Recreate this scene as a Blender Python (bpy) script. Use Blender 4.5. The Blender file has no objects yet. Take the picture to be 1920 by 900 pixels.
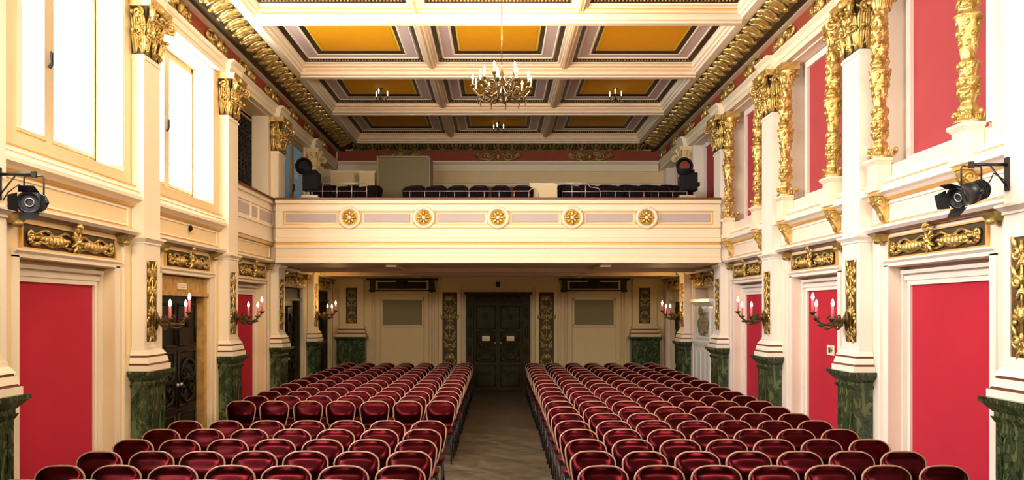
import bpy, math, random
from mathutils import Vector, Matrix
PI = math.pi
C = bpy.context.scene.collection
R = random.Random(7)
ORD = ['', 'first', 'second', 'third', 'fourth', 'fifth', 'sixth', 'seventh', 'eighth', 'ninth', 'tenth', 'eleventh',
       'twelfth', 'thirteenth', 'fourteenth', 'fifteenth', 'sixteenth', 'seventeenth', 'eighteenth', 'nineteenth', 'twentieth', 'twenty-first']

# ------------------------------------------------------------------ mesh builder
class MB:
    def __init__(s):
        s.v = []; s.f = []; s.m = []; s.sm = []
    def add(s, vs, fs, m=0, smooth=False):
        o = len(s.v); s.v += [tuple(p) for p in vs]
        for f in fs:
            s.f.append(tuple(i + o for i in f)); s.m.append(m); s.sm.append(smooth)
    def box(s, x0, x1, y0, y1, z0, z1, m=0):
        vs = [(x0,y0,z0),(x1,y0,z0),(x1,y1,z0),(x0,y1,z0),(x0,y0,z1),(x1,y0,z1),(x1,y1,z1),(x0,y1,z1)]
        s.add(vs, [(0,3,2,1),(4,5,6,7),(0,1,5,4),(1,2,6,5),(2,3,7,6),(3,0,4,7)], m)
    def frustum(s, a, z0, b, z1, m=0):        # a,b = (x0,x1,y0,y1)
        vs = [(a[0],a[2],z0),(a[1],a[2],z0),(a[1],a[3],z0),(a[0],a[3],z0),(b[0],b[2],z1),(b[1],b[2],z1),(b[1],b[3],z1),(b[0],b[3],z1)]
        s.add(vs, [(0,3,2,1),(4,5,6,7),(0,1,5,4),(1,2,6,5),(2,3,7,6),(3,0,4,7)], m)
    def prism(s, prof, y0, y1, m=0, axis='y'):   # prof in (x,z) swept along y, or in (y,z) swept along x
        n = len(prof)
        if axis == 'y':
            vs = [(p[0], y0, p[1]) for p in prof] + [(p[0], y1, p[1]) for p in prof]
        else:
            vs = [(y0, p[0], p[1]) for p in prof] + [(y1, p[0], p[1]) for p in prof]
        fs = [tuple(range(n-1, -1, -1)), tuple(range(n, 2*n))] + [(i, (i+1) % n, (i+1) % n + n, i+n) for i in range(n)]
        s.add(vs, fs, m)
    def tube(s, pts, r, n=8, m=0, closed=False):
        P = [Vector(p) for p in pts]; k = len(P)
        rr = r if isinstance(r, (list, tuple)) else [r]*k
        vs = []; up = None
        for i in range(k):
            a = P[i-1] if (i > 0 or closed) else P[i]
            b = P[(i+1) % k] if (i < k-1 or closed) else P[i]
            t = (b-a).normalized() if (b-a).length > 1e-9 else Vector((0,0,1))
            if up is None:
                up = Vector((0,0,1)) if abs(t.z) < .9 else Vector((1,0,0))
            u = (up - t*up.dot(t))
            u = u.normalized() if u.length > 1e-6 else t.orthogonal().normalized()
            w = t.cross(u); up = u
            for j in range(n):
                a_ = 2*PI*j/n
                vs.append(P[i] + (u*math.cos(a_) + w*math.sin(a_))*rr[i])
        fs = []
        for i in range(k if closed else k-1):
            i2 = (i+1) % k
            for j in range(n):
                j2 = (j+1) % n
                fs.append((i*n+j, i*n+j2, i2*n+j2, i2*n+j))
        if not closed:
            fs += [tuple(range(n-1, -1, -1)), tuple((k-1)*n+j for j in range(n))]
        s.add(vs, fs, m, True)
    def lathe(s, prof, n=16, c=(0,0,0), m=0, mod=None):
        vs = []
        for (r, z) in prof:
            for j in range(n):
                a = 2*PI*j/n
                q = max(.001, r + (mod(a, z, r) if mod else 0))
                vs.append((c[0]+q*math.cos(a), c[1]+q*math.sin(a), c[2]+z))
        k = len(prof); fs = []
        for i in range(k-1):
            for j in range(n):
                j2 = (j+1) % n
                fs.append((i*n+j, i*n+j2, (i+1)*n+j2, (i+1)*n+j))
        fs += [tuple(range(n-1, -1, -1)), tuple((k-1)*n+j for j in range(n))]
        s.add(vs, fs, m, True)
    def ell(s, c, U, V, W, n=8, k=5, m=0, bend=0.0):  # ellipsoid; W is the long axis, bend pushes its ends along V
        c = Vector(c); U = Vector(U); V = Vector(V); W = Vector(W)
        vs = [c - W + V*bend]
        for i in range(1, k):
            a = PI*i/k; w = -math.cos(a); q = math.sin(a)
            for j in range(n):
                b = 2*PI*j/n
                vs.append(c + W*w + U*(q*math.cos(b)) + V*(q*math.sin(b) + bend*w*w))
        vs.append(c + W + V*bend)
        fs = [(0, 1+(j+1) % n, 1+j) for j in range(n)]
        for i in range(k-2):
            for j in range(n):
                j2 = (j+1) % n
                fs.append((1+i*n+j, 1+i*n+j2, 1+(i+1)*n+j2, 1+(i+1)*n+j))
        e = len(vs)-1
        fs += [(e, 1+(k-2)*n+j, 1+(k-2)*n+(j+1) % n) for j in range(n)]
        s.add(vs, fs, m, True)
    def spiral(s, c, ax, ay, r0, turns, th, m=0, n=None, start=0.0, rmin=.18, lift=None):
        c = Vector(c); ax = Vector(ax); ay = Vector(ay)
        n = n or int(12*turns)+2; pts = []; rr = []
        for i in range(n):
            q = i/(n-1); a = start + 2*PI*turns*q; rad = r0*(1-(1-rmin)*q)
            p = c + ax*(rad*math.cos(a)) + ay*(rad*math.sin(a))
            if lift is not None: p = p + Vector(lift)*q
            pts.append(p); rr.append(th*(.75+.5*q))
        s.tube(pts, rr, 6, m)
    def torus(s, c, ax, ay, R_, r, n=24, k=8, m=0):
        c = Vector(c); ax = Vector(ax); ay = Vector(ay)
        s.tube([c + ax*(R_*math.cos(2*PI*i/n)) + ay*(R_*math.sin(2*PI*i/n)) for i in range(n)], r, k, m, True)
    def disc(s, c, ax, ay, az, R_, h, n=24, m=0):
        c = Vector(c); ax = Vector(ax); ay = Vector(ay); az = Vector(az)
        a = [c + ax*(R_*math.cos(2*PI*i/n)) + ay*(R_*math.sin(2*PI*i/n)) for i in range(n)]
        vs = a + [p + az*h for p in a]
        s.add(vs, [tuple(range(n-1,-1,-1)), tuple(range(n,2*n))] + [(i,(i+1)%n,(i+1)%n+n,i+n) for i in range(n)], m)
    def build(s, name, mats, parent=None, bevel=0):
        if not isinstance(mats, (list, tuple)): mats = [mats]
        me = bpy.data.meshes.new(name)
        me.from_pydata(s.v, [], s.f)
        for mm in mats: me.materials.append(mm)
        me.polygons.foreach_set('material_index', s.m)
        me.polygons.foreach_set('use_smooth', s.sm)
        me.update()
        import bmesh
        bm = bmesh.new(); bm.from_mesh(me); bmesh.ops.recalc_face_normals(bm, faces=bm.faces); bm.to_mesh(me); bm.free()
        o = bpy.data.objects.new(name, me); C.objects.link(o)
        if parent: o.parent = parent
        if bevel:
            b = o.modifiers.new('bevel', 'BEVEL'); b.width = bevel; b.segments = 2; b.limit_method = 'ANGLE'; b.angle_limit = math.radians(50)
        return o

def tag(o, label, cat, group=None):
    o['label'] = label; o['category'] = cat
    if group: o['group'] = group
    return o
def thing(name, label, cat, loc=(0,0,0), rotz=0, group=None):
    o = bpy.data.objects.new(name, None); C.objects.link(o); o.empty_display_size = .1
    o.location = loc; o.rotation_euler = (0,0,rotz)
    return tag(o, label, cat, group)
def struct(name, mb, mats, bevel=0, label=None):
    o = mb.build(name, mats, None, bevel); o['kind'] = 'structure'
    if label: o['label'] = label
    return o
KIDS = {}
def kids(root):
    if root not in KIDS: KIDS[root] = list(root.children)
    return KIDS[root]
def dup(root, loc, rotz, label, group=None):
    r = root.copy(); C.objects.link(r); r.location = loc; r.rotation_euler = (0,0,rotz); r['label'] = label
    if group: r['group'] = group
    for ch in kids(root):
        c = ch.copy(); C.objects.link(c); c.parent = r
        for g in kids(ch):
            d = g.copy(); C.objects.link(d); d.parent = c
    return r

# ------------------------------------------------------------------ materials
def mat(name, col, rough=.5, metal=0.0, var=0.0, scale=6.0, bump=0.0, bscale=40.0, sheen=0.0, col2=None, spec=None, coat=0.0):
    m = bpy.data.materials.new(name); m.use_nodes = True
    nt = m.node_tree; b = nt.nodes['Principled BSDF']
    b.inputs['Base Color'].default_value = (*col, 1); b.inputs['Roughness'].default_value = rough; b.inputs['Metallic'].default_value = metal
    if spec is not None: b.inputs['Specular IOR Level'].default_value = spec
    if coat: b.inputs['Coat Weight'].default_value = coat; b.inputs['Coat Roughness'].default_value = .2
    if sheen:
        b.inputs['Sheen Weight'].default_value = sheen; b.inputs['Sheen Roughness'].default_value = .4
        b.inputs['Sheen Tint'].default_value = (*[min(1, c*2.5) for c in col], 1)
    tc = nt.nodes.new('ShaderNodeTexCoord')
    if var or col2:
        n = nt.nodes.new('ShaderNodeTexNoise'); n.inputs['Scale'].default_value = scale; n.inputs['Detail'].default_value = 5
        nt.links.new(tc.outputs['Object'], n.inputs['Vector'])
        r = nt.nodes.new('ShaderNodeValToRGB')
        r.color_ramp.elements[0].position = .35; r.color_ramp.elements[1].position = .65
        c2 = col2 or tuple(c*(1-var) for c in col)
        r.color_ramp.elements[0].color = (*c2, 1); r.color_ramp.elements[1].color = (*col, 1)
        nt.links.new(n.outputs['Fac'], r.inputs['Fac']); nt.links.new(r.outputs['Color'], b.inputs['Base Color'])
    if bump:
        n2 = nt.nodes.new('ShaderNodeTexNoise'); n2.inputs['Scale'].default_value = bscale; n2.inputs['Detail'].default_value = 3
        nt.links.new(tc.outputs['Object'], n2.inputs['Vector'])
        bp = nt.nodes.new('ShaderNodeBump'); bp.inputs['Strength'].default_value = bump; bp.inputs['Distance'].default_value = .02
        nt.links.new(n2.outputs['Fac'], bp.inputs['Height']); nt.links.new(bp.outputs['Normal'], b.inputs['Normal'])
    return m
def emit(name, col, st):
    m = bpy.data.materials.new(name); m.use_nodes = True; nt = m.node_tree
    b = nt.nodes['Principled BSDF']; b.inputs['Base Color'].default_value = (*col, 1)
    b.inputs['Emission Color'].default_value = (*col, 1); b.inputs['Emission Strength'].default_value = st
    return m
def marble():
    m = mat('green_marble', (.05,.09,.045), .22); nt = m.node_tree; b = nt.nodes['Principled BSDF']
    tc = nt.nodes.new('ShaderNodeTexCoord')
    mp = nt.nodes.new('ShaderNodeMapping'); mp.inputs['Rotation'].default_value = (.5,.4,.3); mp.inputs['Scale'].default_value = (1,1,.45)
    nt.links.new(tc.outputs['Object'], mp.inputs['Vector'])
    w = nt.nodes.new('ShaderNodeTexNoise'); w.inputs['Scale'].default_value = 6; w.inputs['Detail'].default_value = 8; w.inputs['Distortion'].default_value = 2.4
    nt.links.new(mp.outputs['Vector'], w.inputs['Vector'])
    r = nt.nodes.new('ShaderNodeValToRGB'); e = r.color_ramp.elements
    e[0].position = .36; e[0].color = (.012,.022,.010,1); e[1].position = .70; e[1].color = (.13,.16,.055,1)
    x = e.new(.46); x.color = (.048,.075,.028,1); x = e.new(.52); x.color = (.010,.02,.008,1); x = e.new(.56); x.color = (.085,.115,.045,1)
    nt.links.new(w.outputs['Fac'], r.inputs['Fac']); nt.links.new(r.outputs['Color'], b.inputs['Base Color'])
    return m
def parquet():
    m = mat('oak_parquet', (.2,.15,.1), .34); nt = m.node_tree; b = nt.nodes['Principled BSDF']
    tc = nt.nodes.new('ShaderNodeTexCoord')
    br = nt.nodes.new('ShaderNodeTexBrick'); br.inputs['Scale'].default_value = 1.0
    br.inputs['Brick Width'].default_value = .5; br.inputs['Row Height'].default_value = .09; br.inputs['Mortar Size'].default_value = .003
    br.inputs['Color1'].default_value = (.17,.135,.085,1); br.inputs['Color2'].default_value = (.105,.082,.052,1); br.inputs['Mortar'].default_value = (.04,.03,.02,1)
    mp = nt.nodes.new('ShaderNodeMapping'); mp.inputs['Rotation'].default_value = (0,0,.785)
    nt.links.new(tc.outputs['Object'], mp.inputs['Vector']); nt.links.new(mp.outputs['Vector'], br.inputs['Vector'])
    w = nt.nodes.new('ShaderNodeTexNoise'); w.inputs['Scale'].default_value = 2.2; w.inputs['Detail'].default_value = 6; w.inputs['Distortion'].default_value = 1.5
    nt.links.new(tc.outputs['Object'], w.inputs['Vector'])
    mx = nt.nodes.new('ShaderNodeMix'); mx.data_type = 'RGBA'; mx.blend_type = 'MULTIPLY'; mx.inputs['Factor'].default_value = .7
    r = nt.nodes.new('ShaderNodeValToRGB'); r.color_ramp.elements[0].position = .3; r.color_ramp.elements[0].color = (.35,.33,.3,1); r.color_ramp.elements[1].position = .62
    nt.links.new(w.outputs['Fac'], r.inputs['Fac'])
    nt.links.new(br.outputs['Color'], mx.inputs[6]); nt.links.new(r.outputs['Color'], mx.inputs[7]); nt.links.new(mx.outputs[2], b.inputs['Base Color'])
    return m
M = {}
M['cream'] = mat('cream_paint', (.85,.665,.365), .55, var=.04, scale=3)
M['litwall'] = mat('daylit_cream_paint', (.88,.74,.60), .55, var=.04, scale=3)  # same cream paint as the left wall, with window daylight put into the colour
M['litwhite'] = mat('daylit_white_paint', (.92,.82,.72), .45)  # copy of the white paint, lightened for daylight falling on the right wall
M['white'] = mat('white_paint', (.90,.78,.57), .45)
M['stucco'] = mat('ceiling_paint', (.85,.66,.46), .6, var=.03)
M['gild'] = mat('gilt_line', (.80,.46,.12), .4, .3)
M['gold'] = mat('gold_leaf', (.82,.60,.22), .33, .75, col2=(.44,.28,.065), scale=14, bump=.35, bscale=60)
M['oldgold'] = mat('old_gold', (.55,.42,.13), .4, .6, col2=(.26,.19,.05), scale=10, bump=.35, bscale=50)
M['ground'] = mat('dark_bronze_ground', (.055,.035,.012), .6)
M['goldground'] = mat('ochre_ground', (.16,.085,.018), .5, .3, var=.5, scale=20)
M['red'] = mat('red_felt', (.50,.020,.042), .8, var=.05, scale=2, spec=.2)
M['redframe'] = mat('brick_red_frieze', (.30,.060,.028), .6, spec=.2)
M['marble'] = marble()
M['black'] = mat('black_metal', (.012,.012,.013), .4, .3)
M['iron'] = mat('dark_iron', (.03,.025,.015), .45, .5)
M['darkwood'] = mat('black_stained_wood', (.016,.012,.007), .42, var=.4, scale=8, spec=.25)
M['olivewood'] = mat('olive_brown_wood', (.050,.040,.013), .5, var=.3, scale=8, spec=.12)
M['oak'] = mat('golden_oak', (.62,.35,.09), .4, var=.4, scale=9)
M['railwood'] = mat('mahogany_rail', (.16,.045,.018), .3)
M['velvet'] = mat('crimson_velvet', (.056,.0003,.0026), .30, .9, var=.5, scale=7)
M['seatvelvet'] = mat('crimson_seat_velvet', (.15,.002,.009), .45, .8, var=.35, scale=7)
M['rim'] = mat('rosy_beech_rim', (.47,.26,.18), .3, var=.2, scale=12)
M['chairmetal'] = mat('dark_chair_frame', (.03,.022,.02), .35, .4)
M['plum'] = mat('dark_plum_fabric', (.012,.005,.008), .9, spec=.1)
M['matblack'] = mat('matt_black_metal', (.008,.008,.009), .65, spec=.2)
M['palebulb'] = emit('pale_candle_bulb', (1,.9,.75), .9)
M['yellow'] = mat('ochre_yellow_panel', (.84,.36,.004), .6, var=.03, spec=.2)
M['yellowline'] = mat('bright_yellow_line', (.95,.60,.03), .5)
M['pink'] = mat('mauve_grey_band', (.60,.44,.40), .55)
M['darkband'] = mat('dark_brown_beading', (.05,.018,.008), .5, col2=(.02,.008,.004), scale=30)
M['grey'] = mat('mauve_grey_panel', (.52,.43,.41), .5)
M['pane'] = emit('daylit_pane', (.86,.93,1.0), 15.5)
M['dimpane'] = emit('bluish_dusk_pane', (.14,.28,.38), .13)
M['fadedred'] = mat('faded_red_felt', (.42,.062,.068), .8, var=.05, scale=2, spec=.2)
M['frame'] = mat('cream_window_frame', (.40,.28,.14), .5)
M['olive'] = mat('olive_grey_board', (.25,.205,.085), .6)
M['floor'] = parquet()
M['candle'] = mat('ivory_candle', (.9,.8,.62), .5)
M['pinkcandle'] = mat('pink_candle', (.85,.22,.25), .5)
M['bulb'] = emit('glowing_bulb', (1,.86,.62), 5.0)
M['bronze'] = mat('dark_bronze', (.11,.065,.022), .4, .6)
M['sign'] = mat('cream_plate', (.92,.82,.58), .5)
M['ink'] = mat('dark_ink', (.03,.05,.03), .6)
M['tile'] = mat('white_glazed_tile', (.80,.78,.73), .25)
M['leafgreen'] = mat('green_leaf', (.08,.16,.03), .5)
M['lens'] = mat('lamp_lens', (.05,.05,.06), .08, coat=.6)
M['redlens'] = mat('dark_red_lens', (.16,.03,.02), .2)
M['chrome'] = mat('pale_metal', (.55,.52,.42), .35, .7)

# ------------------------------------------------------------------ layout (metres; camera at the origin, looking down +Y)
W = 4.45                    # wall plane
YB = 23.0                   # back wall plane
PC = [7.35, 10.5, 13.7, 16.85, 20.05]        # pilaster centres
BC = [5.75, 8.93, 12.1, 15.28, 18.45, 21.55] # bay centres
PW = .25                    # half pilaster width
SIDES = {'left': (-W, 0.0), 'right': (W, PI)}
SN = {'left': 'window side', 'right': 'red-panel side'}
X_ = Vector((1,0,0)); Y_ = Vector((0,1,0)); Z_ = Vector((0,0,1))
EPS = .003
def at(side, y): return (SIDES[side][0], y, 0)
def rot(side): return SIDES[side][1]

# ------------------------------------------------------------------ ornament helpers (local frame: +x out of the wall, y along it)
def relief_strip(mb, t, y0, y1, z0, z1, m=0, rng=None):
    """candelabra relief for an upright strip: stem, mirrored scrolls, leaves"""
    rng = rng or random.Random(3)
    yc = (y0+y1)/2; hw = (y1-y0)/2; H = z1-z0; n = max(3, round(H/(hw*1.5))); st = H/n
    mb.tube([(t+.008, yc, z0+.02), (t+.012, yc, z1-.02)], hw*.09, 6, m)
    for i in range(n):
        zc = z0 + st*(i+.5); k = i % 3
        for s in (-1, 1):
            c = (t+.008, yc + s*hw*.5, zc)
            if k != 1:
                mb.spiral(c, Y_*s, Z_*(1 if k == 0 else -1), hw*.40, 1.4, hw*.12, m, start=PI)
                mb.ell((t+.01, yc+s*hw*.52, zc), X_*.014, Y_*hw*.13, Z_*hw*.13, 6, 4, m)
                mb.ell((t+.01, yc+s*hw*.72, zc+st*.38), X_*.016, Y_*hw*.19, (Z_*st*.24+Y_*s*hw*.2), 6, 4, m)
                mb.ell((t+.01, yc+s*hw*.3, zc-st*.40), X_*.016, Y_*hw*.17, (Z_*st*.22-Y_*s*hw*.2), 6, 4, m)
            else:
                for q in range(3):
                    a = (.2+.45*q)
                    d = Y_*s*math.cos(a) + Z_*math.sin(a)
                    p = Vector((t+.01, yc, zc-st*.25)) + d*hw*.52
                    mb.ell(p, X_*.018, d.cross(X_)*hw*.17, d*hw*.38, 6, 4, m)
                mb.ell((t+.01, yc+s*hw*.62, zc-st*.36), X_*.02, Y_*hw*.2, Z_*hw*.16, 6, 4, m)
        if k == 1:
            mb.ell((t+.015, yc, zc-st*.1), X_*.03, Y_*hw*.28, Z_*st*.3, 8, 5, m)
        else:
            mb.ell((t+.012, yc, zc+st*.1), X_*.022, Y_*hw*.16, Z_*st*.22, 8, 5, m)
            mb.ell((t+.012, yc, zc-st*.35), X_*.022, Y_*hw*.22, Z_*hw*.12, 8, 4, m)
def cornucopia(mb, t, y0, y1, z0, z1, m=0):
    """lying horns of plenty left and right of a crossing ribbon, scrolls and fruit towards the ends"""
    yc = (y0+y1)/2; hw = (y1-y0)/2; zc = (z0+z1)/2; hh = (z1-z0)/2
    for s in (-1, 1):
        for i in range(9):
            q = i/8; yy = yc + s*hw*(.16+.58*q); r = hh*(.24+.36*math.sin(PI*min(1, q*1.05)))
            mb.ell((t+.012, yy, zc-hh*.05-hh*.22*math.sin(PI*q)), X_*(.03+r*.25), Y_*s*hw*.06, Z_*r, 8, 5, m)
        pts = [(t+.02, yc+s*hw*(.1+.8*i/14), zc+hh*(.45+.22*math.sin(i*.9))) for i in range(15)]
        mb.tube(pts, [hh*.10+.004*(i % 3) for i in range(15)], 6, m)
        pts = [(t+.02, yc+s*hw*(.05+.85*i/14), zc-hh*(.62+.14*math.sin(i*1.1+.5))) for i in range(15)]
        mb.tube(pts, [hh*.09+.006*(i % 2) for i in range(15)], 6, m)
        mb.spiral((t+.02, yc+s*hw*.87, zc+hh*.15), Y_*s, Z_, hh*.55, 1.5, hh*.12, m, start=PI)
        for i in range(7):
            a = i*.9
            mb.ell((t+.02, yc+s*hw*(.80+.1*math.cos(a)), zc-hh*.35+hh*.28*math.sin(a)), X_*.028, Y_*hh*.2, Z_*hh*.2, 6, 4, m)
        for i in range(6):
            yy = yc+s*hw*(.2+.1*i)
            d = (Y_*s*.7+Z_*(.7 if i % 2 else -.7))
            mb.ell((t+.03, yy, zc-hh*.12+hh*.3*(1 if i % 2 else -1)), X_*.02, d.cross(X_)*hh*.12, d*hh*.3, 6, 4, m)
    # crossing ribbon and shell that rises above the frame
    for a in (.5, 1.1, -.5, -1.1, 2.0, -2.0, 2.65, -2.65):
        d = Y_*math.sin(a)*.8 + Z_*math.cos(a)
        mb.ell(Vector((t+.045, yc, zc)) + d*hh*.6, X_*.028, d.cross(X_)*hh*.16, d*hh*.62, 8, 5, m)
    mb.ell((t+.055, yc, zc), X_*.04, Y_*hh*.3, Z_*hh*.3, 8, 5, m)
    for i in range(-2, 3):
        d = Y_*math.sin(i*.45) + Z_*math.cos(i*.45)
        mb.ell(Vector((t+.075, yc, zc+hh*1.25)) + d*hh*.28, X_*.03, d.cross(X_)*hh*.12, d*hh*.34, 8, 5, m)
    for s in (-1, 1): mb.spiral((t+.075, yc+s*hh*.3, zc+hh*1.18), Y_*s, Z_, hh*.22, 1.3, hh*.08, m)
def acanthus(mb, base, out, side, h, w, m=0, curl=.5):
    """one acanthus leaf standing on base, leaning and curling outwards"""
    base = Vector(base); out = Vector(out); side = Vector(side)
    for q, ww in ((0, 1.0), (-.55, .7), (.55, .7)):
        pts = []; rr = []
        for i in range(6):
            f = i/5
            o = .02 + curl*h*(f**2.4)*.55
            z = h*(math.sin(f*PI*.56)/math.sin(PI*.5))*(1 if q == 0 else .82)
            if f > .85: z -= h*.08
            pts.append(base + out*o + side*(q*w*(.35+.9*f*(1-f)*2)) + Z_*z)
            rr.append(w*.21*ww*(.55+.8*math.sin(PI*min(1, f*.9+.1))))
        mb.tube(pts, rr, 6, m)
    mb.ell(base + out*(.03+curl*h*.55) + Z_*h*.90, out*.035, Z_*.03, side*w*.30, 6, 4, m)
# ------------------------------------------------------------------ shell
DY = {'left': .2, 'right': 0.0}
PC = [7.0, 10.4, 13.65, 16.75, 19.95]
BC = [5.6, 8.82, 12.02, 15.2, 18.35, 21.45]
DHW = .87                                     # half width of a door recess
def dhw(side, i): return 1.0 if i == 1 else (.97 if (side == 'left' and i == 2) else DHW)
def dc(side, i): return BC[i] + DY[side] - (.12 if i == 1 else 0)
def sx(side): return -1 if side == 'left' else 1
def wb(mb, side, t0, t1, y0, y1, z0, z1, m=0):
    a, b = sx(side)*(W-t0), sx(side)*(W-t1)
    mb.box(min(a,b), max(a,b), y0, y1, z0, z1, m)
def wp(mb, side, prof, y0, y1, m=0):          # prof in (t,z)
    mb.prism([(sx(side)*(W-t), z) for t, z in prof], y0, y1, m)

mb = MB(); mb.box(-5.2, 5.2, -3, 23.4, -.2, 0); struct('floor', mb, M['floor'])
mb = MB(); mb.box(-5.2, 5.2, 1.5, 23.4, 6.95, 7.15); struct('ceiling', mb, M['stucco'])

for side in ('left', 'right'):
    mb = MB(); d = DY[side]; ys = [1.5 if side == 'right' else 1.5] 
    cur = 1.5
    for i, yc in enumerate(BC):
        yc += d; uw = 1.13; e = dc(side, i); hw = dhw(side, i)
        wb(mb, side, -.6, 0, cur if i == 0 else dc(side, i-1)+dhw(side, i-1), e-hw, 0, 2.68)      # beside the door recess
        wb(mb, side, -.6, -.22, e-hw, e+hw, 0, 2.68)
        wb(mb, side, -.6, 0, cur if i == 0 else BC[i-1]+d+uw, yc-uw, 2.68, 5.93)                  # beside the upper opening
        wb(mb, side, -.6, 0, yc-uw, yc+uw, 2.68, 3.84)
        if side == 'right' or i == 5: wb(mb, side, -.6, -.3, yc-uw, yc+uw, 3.84, 5.93)
    wb(mb, side, -.6, 0, BC[5]+d+DHW, 23.4, 0, 2.68)
    wb(mb, side, -.6, 0, BC[5]+d+1.13, 23.4, 2.68, 5.93)
    wb(mb, side, -.6, 0, 1.5, 23.4, 5.93, 6.95)
    struct('wall_'+side, mb, M['cream'] if side == 'left' else M['litwall'])
mb = MB(); mb.box(-4.45, 4.45, YB, YB+.3, 0, 6.95); struct('wall_back', mb, M['cream'])

# skirting between the pilasters
for side in ('left', 'right'):
    mb = MB(); d = DY[side]
    for i in range(1, 6):
        for a, b in ((PC[i-1]+d+PW+.08, dc(side,i)-dhw(side,i)-.11), (dc(side,i)+dhw(side,i)+.11, (PC[i]+d-PW-.08) if i < 5 else 22.9)):
            if b > a: wb(mb, side, 0, .03, a, b, 0, .22)
    struct('baseboard_'+side, mb, M['white'])

# mouldings of every bay: sill, raised panel, overdoor cornice, opening architraves  -> one trim per bay
TN = [0]
def trim(mb, mats, label=None, bevel=0):
    TN[0] += 1
    return struct('trim_%d' % TN[0], mb, mats, bevel, label)
for side in ('left', 'right'):
    d = DY[side]
    for i in range(1, 6):
        y0 = PC[i-1]+d+PW; y1 = (PC[i]+d-PW) if i < 5 else 22.99; yc = BC[i]+d; e = dc(side,i); hw = dhw(side,i)
        mb = MB()
        under = i >= 4
        if not (side == 'left' and i == 3) and not under:
            wp(mb, side, [(-.28,3.84),(-.28,3.88),(.02,3.70),(.05,3.70),(.05,3.66),(.10,3.63),(.14,3.56),(.14,3.52),(.09,3.50),(.05,3.47),(0,3.47)], y0, y1, 0)
            wp(mb, side, [(0,3.47),(.055,3.47),(.04,3.445),(0,3.44)], y0, y1, 1)
            wp(mb, side, [(0,3.625),(.108,3.625),(.116,3.61),(0,3.61)], y0, y1, 1)
            if side == 'left':
                wp(mb, side, [(0,3.70),(.058,3.70),(.058,3.685),(0,3.685)], y0, y1, 1)
        if not under:
            # raised panel on the spandrel
            for (a, b, z0, z1) in ((y0+.12, y1-.12, 3.40, 3.42), (y0+.12, y1-.12, 3.20, 3.22), (y0+.12, y0+.14, 3.22, 3.40), (y1-.14, y1-.12, 3.22, 3.40)):
                wb(mb, side, 0, .018, a, b, z0, z1, 0)
            wp(mb, side, [(0,3.185),(.02,3.185),(.02,3.17),(0,3.17)], y0, y1, 1)
        # overdoor cornice with gilt stripe
        ztop = 3.15 if not under else 3.06
        wp(mb, side, [(0,ztop),(.13,ztop),(.13,ztop-.03),(.09,ztop-.06),(0,ztop-.06)], y0, y1, 0)
        wp(mb, side, [(0,ztop-.06),(.09,ztop-.06),(.06,ztop-.085),(0,ztop-.085)], y0, y1, 2)
        # ledge under the frieze, lintel of the door opening
        wp(mb, side, [(0,2.765),(.05,2.765),(.05,2.745),(.02,2.72),(.02,2.685),(0,2.685)], max(y0, e-hw-.1), e+hw+.1, 0)
        for s in (-1, 1):
            a, b = sorted((e+s*hw, e+s*(hw+.10))); wb(mb, side, 0, .02, a, b, 0, 2.70)
            a, b = sorted((e+s*(hw+.20), e+s*(hw+.24)))
            if a > y0: wb(mb, side, 0, .02, a, b, 0.22, 3.0)
        # architrave round the upper opening
        if not under or True:
            for s in (-1, 1):
                a, b = sorted((yc+s*1.06, yc+s*1.13)); wb(mb, side, -.3, .012, a, b, 3.90 if not under else 3.9, 5.93)
        if under:
            wb(mb, side, 0, .205, y0+.01, y1-.01, 3.085, 3.40, 0)
        trim(mb, [M['white'] if side == 'left' else M['litwhite'], M['gild'], M['railwood']])

# ------------------------------------------------------------------ entablature along the side walls and the back
def cove_leaves(mb, place, n):
    for k in range(n):
        P = lambda t, s_, z: place(k, t, s_, z)
        base = [P(.38, 0, 6.47), P(.46, 0, 6.535), P(.54, 0, 6.57), P(.62, 0, 6.575), P(.655, 0, 6.545)]
        mb.tube(base, [.035,.060,.075,.060,.03], 8, 0)
        for s in (-1, 1):
            mb.tube([P(.38, s*.06, 6.455), P(.45, s*.10, 6.50), P(.54, s*.115, 6.545), P(.60, s*.125, 6.535)], [.022,.034,.030,.014], 6, 0)
        mb.tube([P(.37, .175, 6.46), P(.50, .175, 6.53), P(.62, .175, 6.585)], [.018,.024,.026], 6, 0)
        mb.ell(P(.36, .0, 6.45), (P(.38,0,6.45)-P(.34,0,6.45))*1.2, Vector((0,0,.03)), (P(0,.05,0)-P(0,-.05,0))*.6, 8, 5, 0)
def frieze_relief(name, parent, place, mt):
    mb = MB()
    P = place
    ez = Vector((0,0,1)); ey = (P(0,1,0)-P(0,0,0)); ex = (P(1,0,0)-P(0,0,0))
    for s in (-1, 1):
        mb.spiral(P(.10, s*.22, 6.31), ey*s, ez, .105, 1.6, .022, 0, start=PI)
        mb.spiral(P(.10, s*.43, 6.33), ey*-s, ez, .07, 1.4, .018, 0, start=PI)
        mb.tube([P(.10, s*.05, 6.22), P(.12, s*.2, 6.20), P(.12, s*.36, 6.24), P(.11, s*.5, 6.30)], [.02,.028,.024,.012], 6, 0)
        mb.tube([P(.10, s*.05, 6.40), P(.12, s*.25, 6.425), P(.11, s*.40, 6.40)], [.02,.022,.012], 6, 0)
        for q in range(4):
            a = .3+q*.55; dd = ey*s*math.cos(a)+ez*math.sin(a)
            mb.ell(P(.12, s*.10, 6.30)+dd*.07, ex*.025, dd.cross(ex)*.018, dd*.06, 6, 4, 0)
        mb.ell(P(.12, s*.22, 6.31), ex*.035, ey*.035, ez*.035, 8, 5, 0)
    mb.ell(P(.12, 0, 6.30), ex*.05, ey*.055, ez*.09, 8, 6, 0)
    return mb.build(name, mt, parent)
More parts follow.
